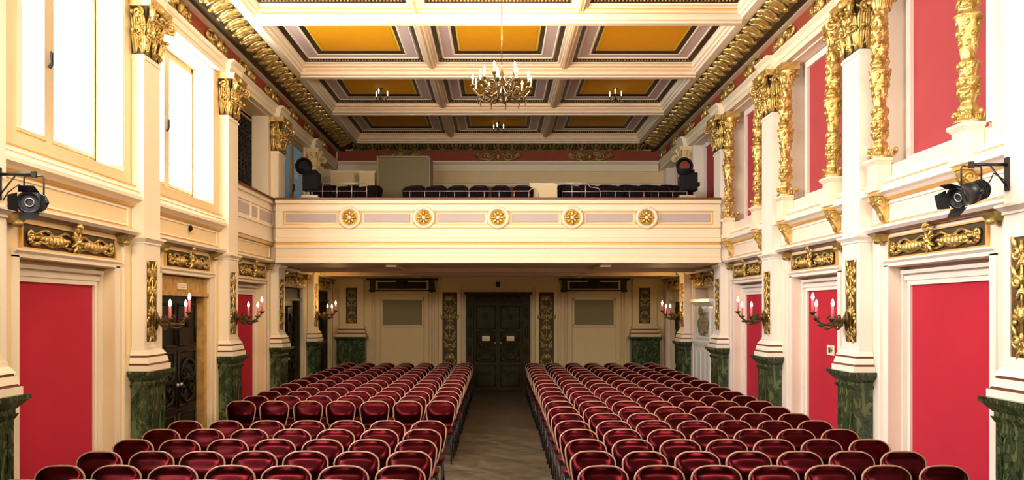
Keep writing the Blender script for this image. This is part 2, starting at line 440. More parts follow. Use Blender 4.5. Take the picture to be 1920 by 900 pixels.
for side in ('left', 'right'):
    d = DY[side]; mb = MB(); y0, y1 = 1.5, 22.99
    wp(mb, side, [(0,5.95),(.10,5.95),(.10,6.03),(.12,6.03),(.12,6.11),(.17,6.15),(.17,6.17),(0,6.17)], y0, y1, 0)
    wp(mb, side, [(0,6.17),(.08,6.17),(.08,6.45),(0,6.45)], y0, y1, 1)
    wp(mb, side, [(0,6.45),(.17,6.45),(.17,6.475),(0,6.475)], y0, y1, 0)
    wp(mb, side, [(0,6.475),(.16,6.475),(.34,6.43),(.36,6.46),(.66,6.60),(.66,6.95),(0,6.95)], y0, y1, 2)
    wp(mb, side, [(.645,6.60),(.66,6.56),(.70,6.55),(.81,6.545),(.825,6.585),(.85,6.59),(.86,6.63),(.89,6.64),(.905,6.68),(.905,6.72),(.645,6.72)], y0, 22.40, 0)
    for yc in PC:                                     # the architrave breaks forward above every pilaster
        wp(mb, side, [(.05,5.95),(.19,5.95),(.19,6.03),(.21,6.03),(.21,6.11),(.26,6.15),(.26,6.175),(.05,6.175)], yc+d-.31, yc+d+.31, 0)
    cor = trim(mb, [M['white'], M['redframe'], M['ground']], 'long red and gold cornice under the ceiling, '+SN[side])
    ml = MB(); s_ = sx(side)
    cove_leaves(ml, lambda k, t, s, z: Vector((s_*(W-t), 6.2+.37*k+s, z)), 44)
    o = ml.build('leaf_moulding', M['gold'], cor); o['label'] = 'gilded acanthus leaf moulding'
    for k in range(11):
        yy = d + 6.6 + k*1.6
        if yy > 22.6: break
        frieze_relief('scroll_relief', cor, lambda t, s, z: Vector((s_*(W-t), yy+s, z)), M['gold'])
mb = MB()
bp = lambda prof: [(YB-t, z) for t, z in prof]
mb.prism(bp([(0,5.90),(.10,5.90),(.10,5.98),(.12,5.98),(.12,6.08),(.19,6.13),(.19,6.17),(0,6.17)]), -4.3, 4.3, 0, 'x')
mb.prism(bp([(0,6.17),(.08,6.17),(.08,6.45),(0,6.45)]), -4.3, 4.3, 1, 'x')
mb.prism(bp([(0,6.45),(.17,6.45),(.17,6.475),(0,6.475)]), -4.2, 4.2, 0, 'x')
mb.prism(bp([(0,6.475),(.16,6.475),(.34,6.43),(.36,6.46),(.60,6.60),(.60,6.95),(0,6.95)]), -3.85, 3.85, 2, 'x')
mb.prism(bp([(0,5.52),(.06,5.52),(.06,5.56),(.10,5.60),(0,5.60)]), -4.4, 4.4, 0, 'x')
cor = trim(mb, [M['white'], M['redframe'], M['ground']], 'back wall cornice with brick red frieze above the balcony')
ml = MB(); cove_leaves(ml, lambda k, t, s, z: Vector((-3.7+.37*k+s, YB-t, z)), 21)
ml.build('leaf_moulding', M['oldgold'], cor)
for xx in (-2.47, 0, 2.47):
    frieze_relief('scroll_relief', cor, lambda t, s, z: Vector((xx+s*1.25, YB-t, z)), M['oldgold'])

# ------------------------------------------------------------------ ceiling girders, ribs, coffers
GF = [9.9, 12.95, 15.95, 19.0]
def girder(e, back=True):
    m_ = MB(); f = [(e-.37,6.95),(e-.37,6.69),(e-.31,6.69),(e-.30,6.65),(e-.24,6.645),(e-.23,6.60),(e-.20,6.575),(e-.19,6.535),(e-.14,6.525),(e-.13,6.50),(e,6.50)]
    f += [(e+.01,6.53),(e+.06,6.54),(e+.08,6.62),(e+.20,6.66),(e+.20,6.95)] if back else [(e,6.95)]
    m_.prism(f, -3.66, 3.66, 0, 'x')
    m_.box(-3.55,3.55,e-.245,e-.228,6.604,6.614,1); m_.box(-3.55,3.55,e-.315,e-.300,6.652,6.662,1)
    return m_
for g in GF + [22.2]:
    mb = girder(g)
    trim(mb, [M['stucco'], M['gild']])
mb = MB(); mb.box(-3.6, 3.6, 22.38, 22.5, 6.62, 6.95); trim(mb, [M['stucco']])
for r in range(4):
    y0 = GF[r]+.20; y1 = (GF[r+1] if r < 3 else 22.2)-.37
    mb = MB()
    for xc in (-1.215, 1.215):
        mb.box(xc-.115, xc+.115, y0, y1, 6.70, 6.95); mb.box(xc-.075, xc+.075, y0-.1, y1+.2, 6.65, 6.70); mb.box(xc-.045, xc+.045, y0-.1, y1+.2, 6.625, 6.65, 0); mb.box(xc-.012, xc+.012, y0-.1, y1+.2, 6.618, 6.625, 1)
    trim(mb, [M['stucco'], M['gild']])
    for c, (x0, x1) in enumerate(((-3.545,-1.33), (-1.10,1.10), (1.33,3.545))):
        pos = ('window side', 'middle', 'red-panel side')[c]
        t = thing('ceiling_coffer', 'coffered ceiling panel with ochre field, %s, %s row from the front' % (pos, ORD[r+1]), 'ceiling panel', ((x0+x1)/2, (y0+y1)/2, 6.70), 0, 'ceiling coffers')
        hx = (x1-x0)/2; hy = (y1-y0)/2; fm = MB()
        rings = [(0,0),(.02,.01),(.09,.055),(.115,.045),(.13,.06),(.29,.065),(.31,.055),(.33,.065),(.40,.10),(.44,.10)]
        mi = [1,0,2,2,3,2,2,0,4]
        loops = []
        for ins, dz in rings:
            loops.append([(-hx+ins,-hy+ins,dz),(hx-ins,-hy+ins,dz),(hx-ins,hy-ins,dz),(-hx+ins,hy-ins,dz)])
        for k in range(len(rings)-1):
            m_ = [0,0,1,1,2,1,1,0,3][k] if k else 1
            m_ = {0:1, 1:0, 2:1, 3:1, 4:2, 5:1, 6:1, 7:0, 8:3}[k]
            a, b = loops[k], loops[k+1]
            fm.add(a+b, [(j, (j+1)%4, (j+1)%4+4, j+4) for j in range(4)], m_)
        # beading along the dark bands
        for ins, dz, n in ((.06,.028,40),):
            for sgn in (-1, 1):
                for j in range(n):
                    x = -hx+ins+(2*hx-2*ins)*(j+.5)/n
                    fm.ell((x, sgn*(hy-ins), dz), X_*.018, Y_*.018, Z_*.014, 6, 3, 4)
        fm.build('coffer_frame', [M['darkband'], M['white'], M['pink'], M['yellowline'], M['oldgold']], t)
        pm = MB(); pm.box(-hx+.435, hx-.435, -hy+.435, hy-.435, .10, .13); pm.box(-hx, hx, -hy, hy, .14, .25)
        pm.build('ochre_field', M['yellow'], t)
# ------------------------------------------------------------------ pilasters
def make_pilaster(name, label, loc, rz, strip=True):
    t = thing(name, label, 'pilaster', loc, rz, 'tall wall pilasters')
    m = MB()
    m.frustum((0,.25,-.34,.34), 0, (0,.25,-.34,.34), .10); m.frustum((0,.245,-.33,.33), .10, (0,.215,-.29,.29), .20)
    m.box(0,.205,-.275,.275,.20,1.24)
    for a in (-.20, .17): m.box(.20,.217,a,a+.03,.30,1.16)
    m.box(.20,.217,-.17,.17,.30,.33); m.box(.20,.217,-.17,.17,1.13,1.16)
    m.frustum((0,.21,-.28,.28),1.24,(0,.235,-.31,.31),1.29); m.box(0,.215,-.285,.285,1.29,1.33)
    m.frustum((0,.22,-.295,.295),1.33,(0,.29,-.375,.375),1.41); m.box(0,.30,-.385,.385,1.41,1.455)
    o = m.build('pedestal', M['marble'], t); o['label'] = 'green veined marble pedestal'
    m = MB()
    m.box(0,.25,-.34,.34,1.455,1.52); m.frustum((0,.235,-.325,.325),1.52,(0,.22,-.305,.305),1.545,1)
    m.frustum((0,.235,-.32,.32),1.545,(0,.22,-.30,.30),1.615); m.frustum((0,.205,-.29,.29),1.615,(0,.195,-.28,.28),1.64,1)
    m.frustum((0,.215,-.30,.30),1.64,(0,.175,-.265,.265),1.70); m.box(0,.165,-.262,.262,1.70,1.74)
    o = m.build('base_moulding', [M['white'], M['railwood']], t)
    m = MB()
    m.box(0,.13,-PW,PW,1.74,3.0)
    for a in (-PW, PW-.085): m.box(.13,.15,a,a+.085,1.74,3.0)
    m.box(.13,.15,-PW+.085,PW-.085,1.74,1.80); m.box(.13,.15,-PW+.085,PW-.085,2.80,3.0)
    m.build('lower_shaft', M['white'], t)
    m = MB(); m.box(0,.165,-PW-.01,PW+.01,3.0,3.02); m.frustum((0,.16,-PW-.01,PW+.01),3.02,(0,.20,-PW-.05,PW+.05),3.06); m.box(0,.205,-PW-.055,PW+.055,3.06,3.085)
    m.build('impost', M['white'], t)
    if strip:
        m = MB(); m.box(.128,.138,-PW+.085,PW-.085,1.80,2.80,1)
        relief_strip(m, .138, -PW+.095, PW-.095, 1.81, 2.79, 0)
        o = m.build('carved_strip', [M['gold'], M['goldground']], t); o['label'] = 'gilded carved strip'
    m = MB(); m.box(0,.15,-PW,PW,3.085,5.30); m.box(0,.165,-PW-.012,PW+.012,5.24,5.27)
    m.build('upper_shaft', M['white'], t)
    m = MB()
    m.frustum((0,.145,-.24,.24),5.30,(0,.20,-.28,.28),5.86,1)
    for (z, h, w, n, off) in ((5.31,.28,.095,3,0),(5.48,.33,.085,4,0)):
        for k in range(n):
            y = -.19 + .38*k/(n-1)
            acanthus(m, (.14+(z-5.3)*.1, y, z), (X_+Y_*(y*.9)).normalized(), (Y_-X_*(y*.9)).normalized(), h, w, 0, .55)
        for s in (-1, 1):
            for k in range(2):
                acanthus(m, (.05+.09*k, s*(.235+(z-5.3)*.08), z), Y_*s, X_, h, .07, 0, .45)
    cr = random.Random(11)
    for k in range(46):                       # curled leaf tips and berries between the leaves
        z = 5.34+.50*cr.random(); q = (z-5.3)/.56
        face = cr.random() < .6
        dd = (Y_ if face else X_)*math.cos(k*1.7)+Z_*math.sin(k*1.7)
        if face: c = Vector((.165+.07*q, cr.uniform(-.25-.03*q,.25+.03*q), z)); nn = X_
        else: sg = cr.choice((-1,1)); c = Vector((cr.uniform(.03,.15+.05*q), sg*(.26+.05*q), z)); nn = Y_*sg
        m.ell(c, nn*.03, dd.cross(nn)*.016, dd*(.035+.04*cr.random()), 6, 4, 0, .5)
    for s in (-1, 1):
        m.spiral((.27, s*.29, 5.78), (X_*.6+Y_*s*.8), Z_, .10, 1.7, .024, 0, start=PI/2)
        m.spiral((.10, s*.31, 5.79), X_*-1, Z_, .07, 1.6, .02, 0, start=PI/2)
        m.spiral((.235, s*.10, 5.78), Y_*-s, Z_, .07, 1.5, .018, 0, start=PI/2)
        m.tube([(.17, s*.12, 5.58), (.21, s*.20, 5.72), (.26, s*.29, 5.87)], [.02,.028,.022], 6, 0)
    m.ell((.26,0,5.90), X_*.05, Y_*.06, Z_*.07, 8, 6, 0)
    m.frustum((0,.26,-.33,.33),5.86,(0,.28,-.35,.35),5.95,0)
    o = m.build('capital', [M['gold'], M['ground']], t); o['label'] = 'gilded leafy capital'
    return t
pil0 = None; DAYLIT = {}
for side in ('left', 'right'):
    for i, yc in enumerate(PC):
        lab = 'white gilded pilaster on green marble pedestal, %s from the front, %s' % (ORD[i+1], SN[side])
        loc = (sx(side)*(W-EPS), yc+DY[side], 0)
        if pil0 is None: pil0 = make_pilaster('pilaster', lab, loc, rot(side))
        else: q = dup(pil0, loc, rot(side), lab.replace('gilded ', 'gilded ') if i < 4 else lab.replace('white gilded pilaster', 'white pilaster with plain capital'))
        if side == 'right':
            for ch in [o for o in C.objects if o.parent == q]:
                ms = ch.data.materials
                if M['white'] in list(ms):
                    key = ch.data.name
                    if key not in DAYLIT:
                        DAYLIT[key] = ch.data.copy(); DAYLIT[key].materials[list(ms).index(M['white'])] = M['litwhite']
                    ch.data = DAYLIT[key]
        if i == 4:
            for ch in [o for o in C.objects if o.parent == q and o.name.startswith('capital')]:
                ch.data = ch.data.copy(); ch.data.materials[0] = M['cream']; ch.data.materials[1] = M['cream']; ch['label'] = 'plain cream capital'

# ------------------------------------------------------------------ overdoor reliefs, doors, upper panels, colonettes, consoles
def make_relief(label, loc, rz):
    t = thing('overdoor_relief', label, 'carved relief', loc, rz, 'carved reliefs over the doors')
    m = MB(); h = .86
    for (a,b,z0,z1) in ((-h,h,2.765,2.785),(-h,h,3.005,3.02),(-h,-h+.015,2.785,3.005),(h-.015,h,2.785,3.005)): m.box(0,.03,a,b,z0,z1)
    m.build('relief_frame', M['gild'], t)
    m = MB(); m.box(0,.012,-h+.015,h-.015,2.785,3.005); m.build('dark_ground', M['ground'], t)
    m = MB(); cornucopia(m, .012, -h+.02, h-.02, 2.79, 3.0, 0); m.build('gilded_carving', M['gold'], t)
    for s in (-1,1):
        m = MB(); y = s*.99
        m.frustum((0,.06,y-.07,y+.07),2.98,(0,.12,y-.10,y+.10),3.06); m.ell((.07,y,2.98), X_*.05, Y_*.06, Z_*.035, 8, 5)
        m.build('corbel', M['oldgold'], t)
    return t
rel0 = None
for side in ('left', 'right'):
    for i in range(1, 6):
        lab = 'gilded cornucopia relief over the %s door from the front, %s' % (ORD[i], SN[side])
        loc = (sx(side)*(W-EPS), dc(side, i), 0 if i < 4 else -.09)
        if rel0 is None: rel0 = q = make_relief(lab, loc, rot(side))
        else: q = dup(rel0, loc, rot(side), lab)
        q.scale = (1, 1.14 if i == 1 else 1, 1)

DN = [0]
def red_door(side, i, m='red'):
    y = dc(side, i); rw = dhw(side, i); hw = rw-.135
    DN[0] += 1; o_y = y
    mb = MB(); wb(mb, side, -.215, -.195, y-hw, y+hw, .015, 2.47)
    d = struct('door_%d' % DN[0], mb, M[m], 0)
    f = MB()
    for s in (-1, 1):
        a, b = sorted((y+s*hw, y+s*(hw+.055))); wb(f, side, -.22, -.165, a, b, 0, 2.525)
        a, b = sorted((y+s*(hw+.055), y+s*(rw-.003))); wb(f, side, -.22, -.185, a, b, 0, 2.525); 
        a, b = sorted((y+s*(rw-.04), y+s*(rw-.003))); wb(f, side, -.19, -.13, a, b, 0, 2.64)
    wb(f, side, -.22, -.165, y-hw, y+hw, 2.472, 2.525); wb(f, side, -.22, -.15, y-rw+.003, y+rw-.003, 2.525, 2.575); wb(f, side, -.22, -.12, y-rw+.003, y+rw-.003, 2.60, 2.64)
    wb(f, side, -.22, -.19, y-rw+.003, y+rw-.003, 2.575, 2.60)
    f.build('door_frame', M['white'] if side == 'left' else M['litwhite'], d)
    return d
def carved_leaf(mb, P, y0, y1, z0, z1, m=0):
    """panels and carving of one door leaf; P(t,y,z) -> world"""
    yc = (y0+y1)/2; hw = (y1-y0)/2
    ex = P(1,0,0)-P(0,0,0); ey = P(0,1,0)-P(0,0,0)
    def rect(a, b, c, e, w=.018, h=.022):
        for q in ([(a,c),(b,c)], [(b,c),(b,e)], [(b,e),(a,e)], [(a,e),(a,c)]):
            mb.tube([P(h*.4, q[0][0], q[0][1]), P(h*.4, q[1][0], q[1][1])], w, 6, m)
    H = z1-z0
    rect(y0+.07, y1-.07, z0+.12, z0+H*.28); rect(y0+.07, y1-.07, z0+H*.70, z1-.12); rect(y0+.07, y1-.07, z0+H*.33, z0+H*.66)
    zc = z0+H*.49
    for s in (-1, 1):
        mb.spiral(P(.02, yc+s*hw*.38, zc+.10), ey*s, Z_, hw*.34, 1.5, .020, m, start=PI)
        mb.spiral(P(.02, yc+s*hw*.38, zc-.14), ey*s, -Z_, hw*.34, 1.5, .020, m, start=PI)
        for q in range(5):
            a = .2+q*.6; dd = ey*s*math.cos(a)+Z_*math.sin(a)
            mb.ell(P(.025, yc, zc-.02)+dd*hw*.42, ex*.02, dd.cross(ex)*.02, dd*.07, 6, 4, m)
        mb.tube([P(.02, yc, zc+.30), P(.03, yc+s*hw*.4, zc+.25), P(.02, yc+s*hw*.7, zc+.16)], [.02,.026,.014], 6, m)
        mb.tube([P(.02, yc, zc-.34), P(.03, yc+s*hw*.4, zc-.30), P(.02, yc+s*hw*.7, zc-.20)], [.02,.026,.014], 6, m)
        mb.spiral(P(.015, yc+s*hw*.3, z0+H*.2), ey*s, Z_, hw*.25, 1.4, .014, m, start=PI)
    mb.ell(P(.03, yc, zc), ex*.035, ey*.05, Z_*.08, 8, 6, m)
    mb.ell(P(.02, yc, z0+H*.84), ex*.02, ey*.05, Z_*.09, 8, 6, m)
def double_door(side, y, hw, wood, casing, zt=2.40):
    DN[0] += 1; mb = MB()
    wb(mb, side, -.215, -.19, y-hw, y+hw, 0.012, zt)
    d = struct('door_%d' % DN[0], mb, M[wood], 0)
    P = lambda t, yy, z: Vector((sx(side)*(W-(-.19+t)), yy, z))
    for s in (-1, 1):
        lf = MB(); a, b = sorted((y+s*.006, y+s*(hw-.01))); wb(lf, side, -.19, -.165, a, b, .02, zt-.01)
        Pl = lambda t, yy, z: Vector((sx(side)*(W-(-.165+t)), yy, z))
        carved_leaf(lf, Pl, a, b, .02, zt-.01)
        l = lf.build('door_leaf', M[wood], d)
        h = MB(); h.ell(Pl(.05, y+s*.07, 1.12), X_*.03, Y_*.03, Z_*.03); h.tube([Pl(0,y+s*.07,1.12), Pl(.05,y+s*.07,1.12)], .01); h.build('door_knob', M['chrome'], l)
    f = MB(); rw = DHW + (.1 if hw > .8 else 0) - .004
    for s in (-1, 1):
        a, b = sorted((y+s*hw, y+s*rw)); wb(f, side, -.22, -.05, a, b, 0, 2.66)
    wb(f, side, -.22, -.08, y-hw, y+hw, zt, 2.66); wb(f, side, -.1, -.02, y-rw, y+rw, zt-.01, zt+.05)
    f.build('door_frame', M[casing], d)
    return d
for side in ('left', 'right'):
    for i in (1, 2, 3):
        if side == 'left' and i == 2:
            double_door(side, BC[2]+.2, .83, 'darkwood', 'oak')
        else: red_door(side, i)
double_door('left', BC[4]+.2, .75, 'darkwood', 'olivewood')
double_door('left', BC[5]+.2, .75, 'darkwood', 'olivewood')
double_door('right', BC[5], .75, 'olivewood', 'white')

# plate above the dark double door, sign on the second red door
t = thing('door_sign', 'small cream plate on the oak head above the dark double door', 'sign', (-W+.08, BC[2]+.2, 2.53), 0)
m = MB(); m.box(-.012-.13, .012-.13+.0, -.16, .16, -.045, .045); 
m = MB(); m.box(-.16, -.148, -.16, .16, -.045, .045); m.build('plate', M['sign'], t)
m = MB(); m.box(-.1485, -.1465, -.12, .12, .012, .020); m.box(-.1485, -.1465, -.12, .12, -.02, -.012); m.build('lettering', M['oak'], t)
t = thing('door_sign', 'small white exit pictogram plate on the red door behind the second pilaster', 'sign', (W+.187, 11.88, 1.63), PI)
m = MB(); m.box(-.004, .012, -.13, .13, -.07, .07); m.build('plate', M['sign'], t, .004)
m = MB()
m.box(.0115, .0135, -.095, .095, .030, .036); m.box(.0115,.0135,-.07,-.015,-.035,.03); m.box(.0115,.0135,.0,.012,-.035,.03)
m.prism([(.0115,0),(.0135,0),(.0135,.002),(.0115,.002)], .0, .01)
m.add([(.0135,.02,-.0),(.0135,.055,.03),(.0135,.055,-.035)], [(0,1,2)]); m.box(.0115,.0135,.055,.09,-.008,.006)
m.box(.0115,.0135,-.012,-.002,-.035,.02); m.build('pictogram', M['ink'], t)

# white carved cabinet under the balcony on the right
t = thing('panelled_cabinet', 'white panelled cabinet with carved grey crest under the balcony', 'cabinet', (W-.002, BC[4], .002), PI)
m = MB(); m.box(-.21,.06,-.80,.80,0.0,1.45); m.box(-.21,.02,-.78,.78,1.45,2.26)
m.frustum((-.21,.03,-.79,.79),2.26,(-.21,.12,-.85,.85),2.36); m.box(-.21,.13,-.86,.86,2.36,2.42); m.box(-.21,.09,-.84,.84,1.43,1.50); m.box(-.21,.09,-.83,.83,0,.12)
m.build('carcass', M['tile'], t)
for k in range(4):
    m = MB(); a = -.74+.375*k; m.box(.06,.075,a,a+.35,.18,1.36); m.box(.075,.085,a+.05,a+.30,.24,1.30); m.build('door_panel', M['tile'], t)
m = MB()
for (a,b,c,e) in ((-.6,.6,1.56,1.60),(-.6,.6,2.14,2.18),(-.6,-.56,1.6,2.14),(.56,.6,1.6,2.14)): m.box(.02,.05,a,b,c,e)
m.build('crest_frame', M['tile'], t)
m = MB(); m.box(.018,.026,-.4,.4,1.62,2.12,1); cornucopia(m, .026, -.38, .38, 1.65, 2.08); relief_strip(m, .026, -.2,.2,1.64,2.1); m.build('carved_crest', [M['olive'], M['grey']], t)

# windows on the left wall
WN = [0]
def window(yc, pane, lattice=False, t0=-.34):
    WN[0] += 1; hw = 1.06; z0, z1 = 3.92, 5.90
    f = MB(); side = 'left'
    for (a,b,c,e) in ((yc-1.13,yc-hw+.04,3.84,5.93),(yc+hw-.04,yc+1.13,3.84,5.93)): wb(f, side, t0-.04, t0+.03, a, b, c, e)
    wb(f, side, t0-.04, t0+.03, yc-hw, yc+hw, 3.84, z0+.05); wb(f, side, t0-.04, t0+.03, yc-hw, yc+hw, z1-.05, 5.93)
    wb(f, side, t0-.04, t0+.045, yc-.06, yc+.06, z0, z1)
    w = struct('window_%d' % WN[0], f, M['frame'], .004)
    for s in (-1, 1):
        m = MB(); a, b = sorted((yc+s*.06, yc+s*(hw-.04)))
        for (p,q,c,e) in ((a,a+.035,z0+.05,z1-.05),(b-.035,b,z0+.05,z1-.05),(a+.035,b-.035,z0+.05,z0+.09),(a+.035,b-.035,z1-.09,z1-.05)): wb(m, side, t0-.02, t0+.045, p, q, c, e)
        sash = m.build('window_sash', M['frame'], w)
        m = MB(); wb(m, side, t0-.012, t0-.004, a+.03, b-.03, z0+.085, z1-.085); m.build('window_pane', M[pane], sash)
        if lattice:
            m = MB(); P = lambda y, z: Vector((-(W-t0-.05), y, z))
            wb(m, side, t0+.02, t0+.03, a, b, z0, z1, 0)
            for r_ in range(9):
                for c_ in range(4):
                    yy = a+.06+(b-a-.12)*(c_+.5)/4; zz = z0+.12+(z1-z0-.24)*(r_+.5)/9
                    m.spiral(P(yy, zz), Y_*(1 if (r_+c_) % 2 else -1), Z_, .10, 1.5, .014, 1)
            for c_ in range(5):
                yy = a+.06+(b-a-.12)*c_/4; m.tube([P(yy, z0+.1), P(yy, z1-.1)], .012, 6, 1)
            m.build('iron_lattice', [M['black'], M['iron']], sash)
    if not lattice:
        m = MB()
        for s in (-1, 1): m.tube([(-(W-t0)+.05, yc+s*.02, 4.75), (-(W-t0)+.075, yc+s*.02, 4.80), (-(W-t0)+.075, yc+s*.02, 4.92)], .01, 6)
        m.build('window_handle', M['black'], w)
    return w
window(BC[0]+.2, 'pane'); window(BC[1]+.2, 'pane'); window(BC[2]+.2, 'pane'); window(BC[3]+.2, 'dimpane', True); window(BC[4]+.2, 'dimpane', False, -.06)
m = MB(); m.box(-.004,.0,-.14,.14,-.2,.2)
o = m.build('notice_sheet', M['sign']); o.location = (-W-.035, BC[4]+.2+.45, 5.3)
tag(o, 'white paper notice on the blue window above the balcony', 'notice')

# blind red panels in the upper openings of the right wall
for i in range(1, 6):
    y = BC[i]; hw = .82
    t = thing('blind_panel', 'tall red felt panel framed in white, %s upper opening from the front' % ORD[i], 'wall panel', (W, y, 0), PI, 'tall red wall panels')
    m = MB(); m.box(-.30,-.22,-hw+.05,hw-.05,3.90,5.85); m.build('red_field', M['fadedred'], t)
    m = MB()
    for (a,b,c,e) in ((-hw-.05,-hw+.05,3.86,5.92),(hw-.05,hw+.05,3.86,5.92),(-hw+.05,hw-.05,3.86,3.93),(-hw+.05,hw-.05,5.82,5.92)): m.box(-.30,-.18,a,b,c,e)
    m.build('panel_frame', M['litwhite'], t)
# colonettes on the right wall
def make_colonette(label, loc):
    t = thing('colonette', label, 'colonette', loc, PI, 'gilded colonettes')
    m = MB(); m.box(-.045,.14,-.155,.155,3.54,3.62); m.box(-.045,.12,-.13,.13,3.62,3.845); m.frustum((-.045,.12,-.13,.13),3.845,(-.045,.15,-.16,.16),3.88); m.box(-.045,.155,-.165,.165,3.88,3.915)
    m.build('pedestal', M['white'], t, .005)
    prof = []; Zs = 3.915
    key = [(0,.135),(.03,.14),(.05,.10),(.10,.075),(.14,.09),(.17,.085),(.20,.06),(.26,.085),(.30,.10),(.33,.07),(.38,.09),(.43,.105),(.46,.07),(.52,.085),(.57,.10),(.60,.065),
           (.68,.075),(.76,.085),(.90,.105),(.99,.125),(1.01,.14),(1.03,.10),(1.06,.08),(1.10,.105),(1.13,.10),(1.16,.075),(1.25,.09),(1.30,.10),(1.36,.085),(1.45,.095),(1.52,.08),(1.60,.085),(1.66,.07),(1.70,.075)]
    def rz(z):
        for (a, ra), (b, rb) in zip(key, key[1:]):
            if a <= z <= b: return ra + (rb-ra)*(.5-.5*math.cos(PI*(z-a)/(b-a)))
        return key[-1][1]
    for k in range(115):
        z = 1.70*k/114; prof.append((rz(z)*.93, z))
    def mod(a, z, r):
        if z < .06 or 1.0 < z < 1.04: return 0
        if z < .6: return .012*math.sin(6*a)
        if z < .99: return .008*math.sin(5*a+z*14)
        return .011*math.sin(4*a+z*26)
    m = MB(); m.lathe(prof, 24, (.03,0,Zs), 0, mod)
    for z0_, z1_, nr in ((.26,.58,4),(.70,.98,3),(1.08,1.66,7)):
        for i_ in range(nr):
            z = z0_+(z1_-z0_)*(i_+.5)/nr
            for k in range(6):
                a = 2*PI*(k+.5*(i_ % 2))/6; dd = X_*math.cos(a)+Y_*math.sin(a); tt = Z_.cross(dd)
                up = (Z_+tt*.55).normalized()
                m.ell(Vector((.03,0,Zs+z))+dd*rz(z)*.93, dd*.018, up.cross(dd)*.020, up*.042, 6, 4)
    m.build('shaft', M['gold'], t)
    m = MB()
    for k in range(8):
        a = 2*PI*k/8; dd = X_*math.cos(a)+Y_*math.sin(a)
        acanthus(m, Vector((0,0,Zs))+dd*.085, dd, Z_.cross(dd), .11, .045, 0, .5)
    m.build('base_leaf', M['gold'], t)
    m = MB(); m.lathe([(.07,1.68),(.08,1.72),(.11,1.86),(.12,1.90),(.12,1.92)], 16, (0,0,Zs))
    for k in range(8):
        a = 2*PI*k/8; dd = X_*math.cos(a)+Y_*math.sin(a)
        acanthus(m, Vector((0,0,Zs+1.70))+dd*.07, dd, Z_.cross(dd), .15, .05, 0, .5)
    m.box(-.14,.13,-.135,.135,Zs+1.90,5.92); m.build('capital', M['gold'], t)
    return t
col0 = None; con0 = None
for i in (1, 2, 3):
    for s in (-1, 1):
        y = BC[i] + s*.92 + .03
        loc = (W-.05, y, 0)
        lab = 'gilded turned colonette, %s edge of the %s red panel from the front' % ('near' if s < 0 else 'far', ORD[i])
        if col0 is None: col0 = make_colonette(lab, loc)
        else: dup(col0, loc, PI, lab)
        lab = 'gilded scroll console under sill, %s end of the %s red-panel bay' % ('near' if s < 0 else 'far', ORD[i])
        loc = (W-EPS, y, 0)
        if con0 is None:
            con0 = thing('console_bracket', lab, 'bracket', loc, PI, 'gilded sill consoles')
            m = MB(); m.prism([(0,3.50),(.17,3.50),(.17,3.47),(.15,3.40),(.10,3.33),(.06,3.26),(.04,3.20),(0,3.18)], -.06, .06)
            m.build('console_body', M['gold'], con0)
            m = MB(); m.spiral((.10,.065,3.42), X_, Z_, .06, 1.4, .014, 0); m.spiral((.10,-.065,3.42), X_, Z_, .06, 1.4, .014, 0)
            acanthus(m, (.05,0,3.22), X_, Y_, .2, .07, 0, .5); m.build('console_leaf', M['gold'], con0)
            m = MB(); m.box(0,.19,-.085,.085,3.49,3.52); m.build('cap_plate', M['gild'], con0)
        else: dup(con0, loc, PI, lab)

# ------------------------------------------------------------------ candle sconces on the pilasters
def make_sconce(label, loc, rz, cm):
    t = thing('wall_sconce', label, 'wall light', loc, rz, 'candle sconces')
    m = MB(); m.ell((.01,0,0), X_*.02, Y_*.06, Z_*.13); m.ell((.03,0,.02), X_*.03, Y_*.03, Z_*.05); m.build('backplate', M['bronze'], t)
    for k, (ty, tx, tz) in enumerate(((-.26,.26,.02), (0,.40,.10), (.26,.26,.02))):
        m = MB(); pts = []
        for i in range(10):
            f = i/9
            pts.append((.02+tx*f, ty*f, -.02+.10*math.sin(f*PI*1.6)*(1-f)*.9 - .10*math.sin(PI*f)+tz*f))
        m.tube(pts, [.022-.01*i/9 for i in range(10)], 6)
        m.spiral((.05+tx*.35, ty*.4, .02), (X_*tx+Y_*ty).normalized(), Z_, .06, 1.3, .010)
        for q in (.45, .75): m.ell((.02+tx*q, ty*q, -.05), X_*.05, Y_*.03, Z_*.02, 6, 4)
        m.lathe([(.012,-.03),(.045,0),(.05,.012),(.02,.014)], 10, (.02+tx, ty, tz))
        arm = m.build('arm', M['bronze'], t)
        m = MB(); m.lathe([(.017,0),(.017,.14),(.015,.145)], 10, (.02+tx, ty, tz+.012)); m.build('candle', M[cm], arm)
        m = MB(); m.lathe([(.011,0),(.021,.025),(.017,.05),(.005,.085)], 10, (.02+tx, ty, tz+.157)); m.build('bulb', M['bulb'], arm)
    return t
sc = {}
for side in ('left', 'right'):
    for i, words in ((1,'second'), (2,'third'), (4,'fifth')):
        loc = (sx(side)*(W-.195), PC[i]+DY[side], 2.06)
        lab = 'three-armed bronze candle sconce on the %s pilaster from the front, %s' % (words, SN[side])
        if 'a' not in sc: sc['a'] = make_sconce(lab, loc, rot(side), 'pinkcandle')
        else: dup(sc['a'], loc, rot(side), lab)
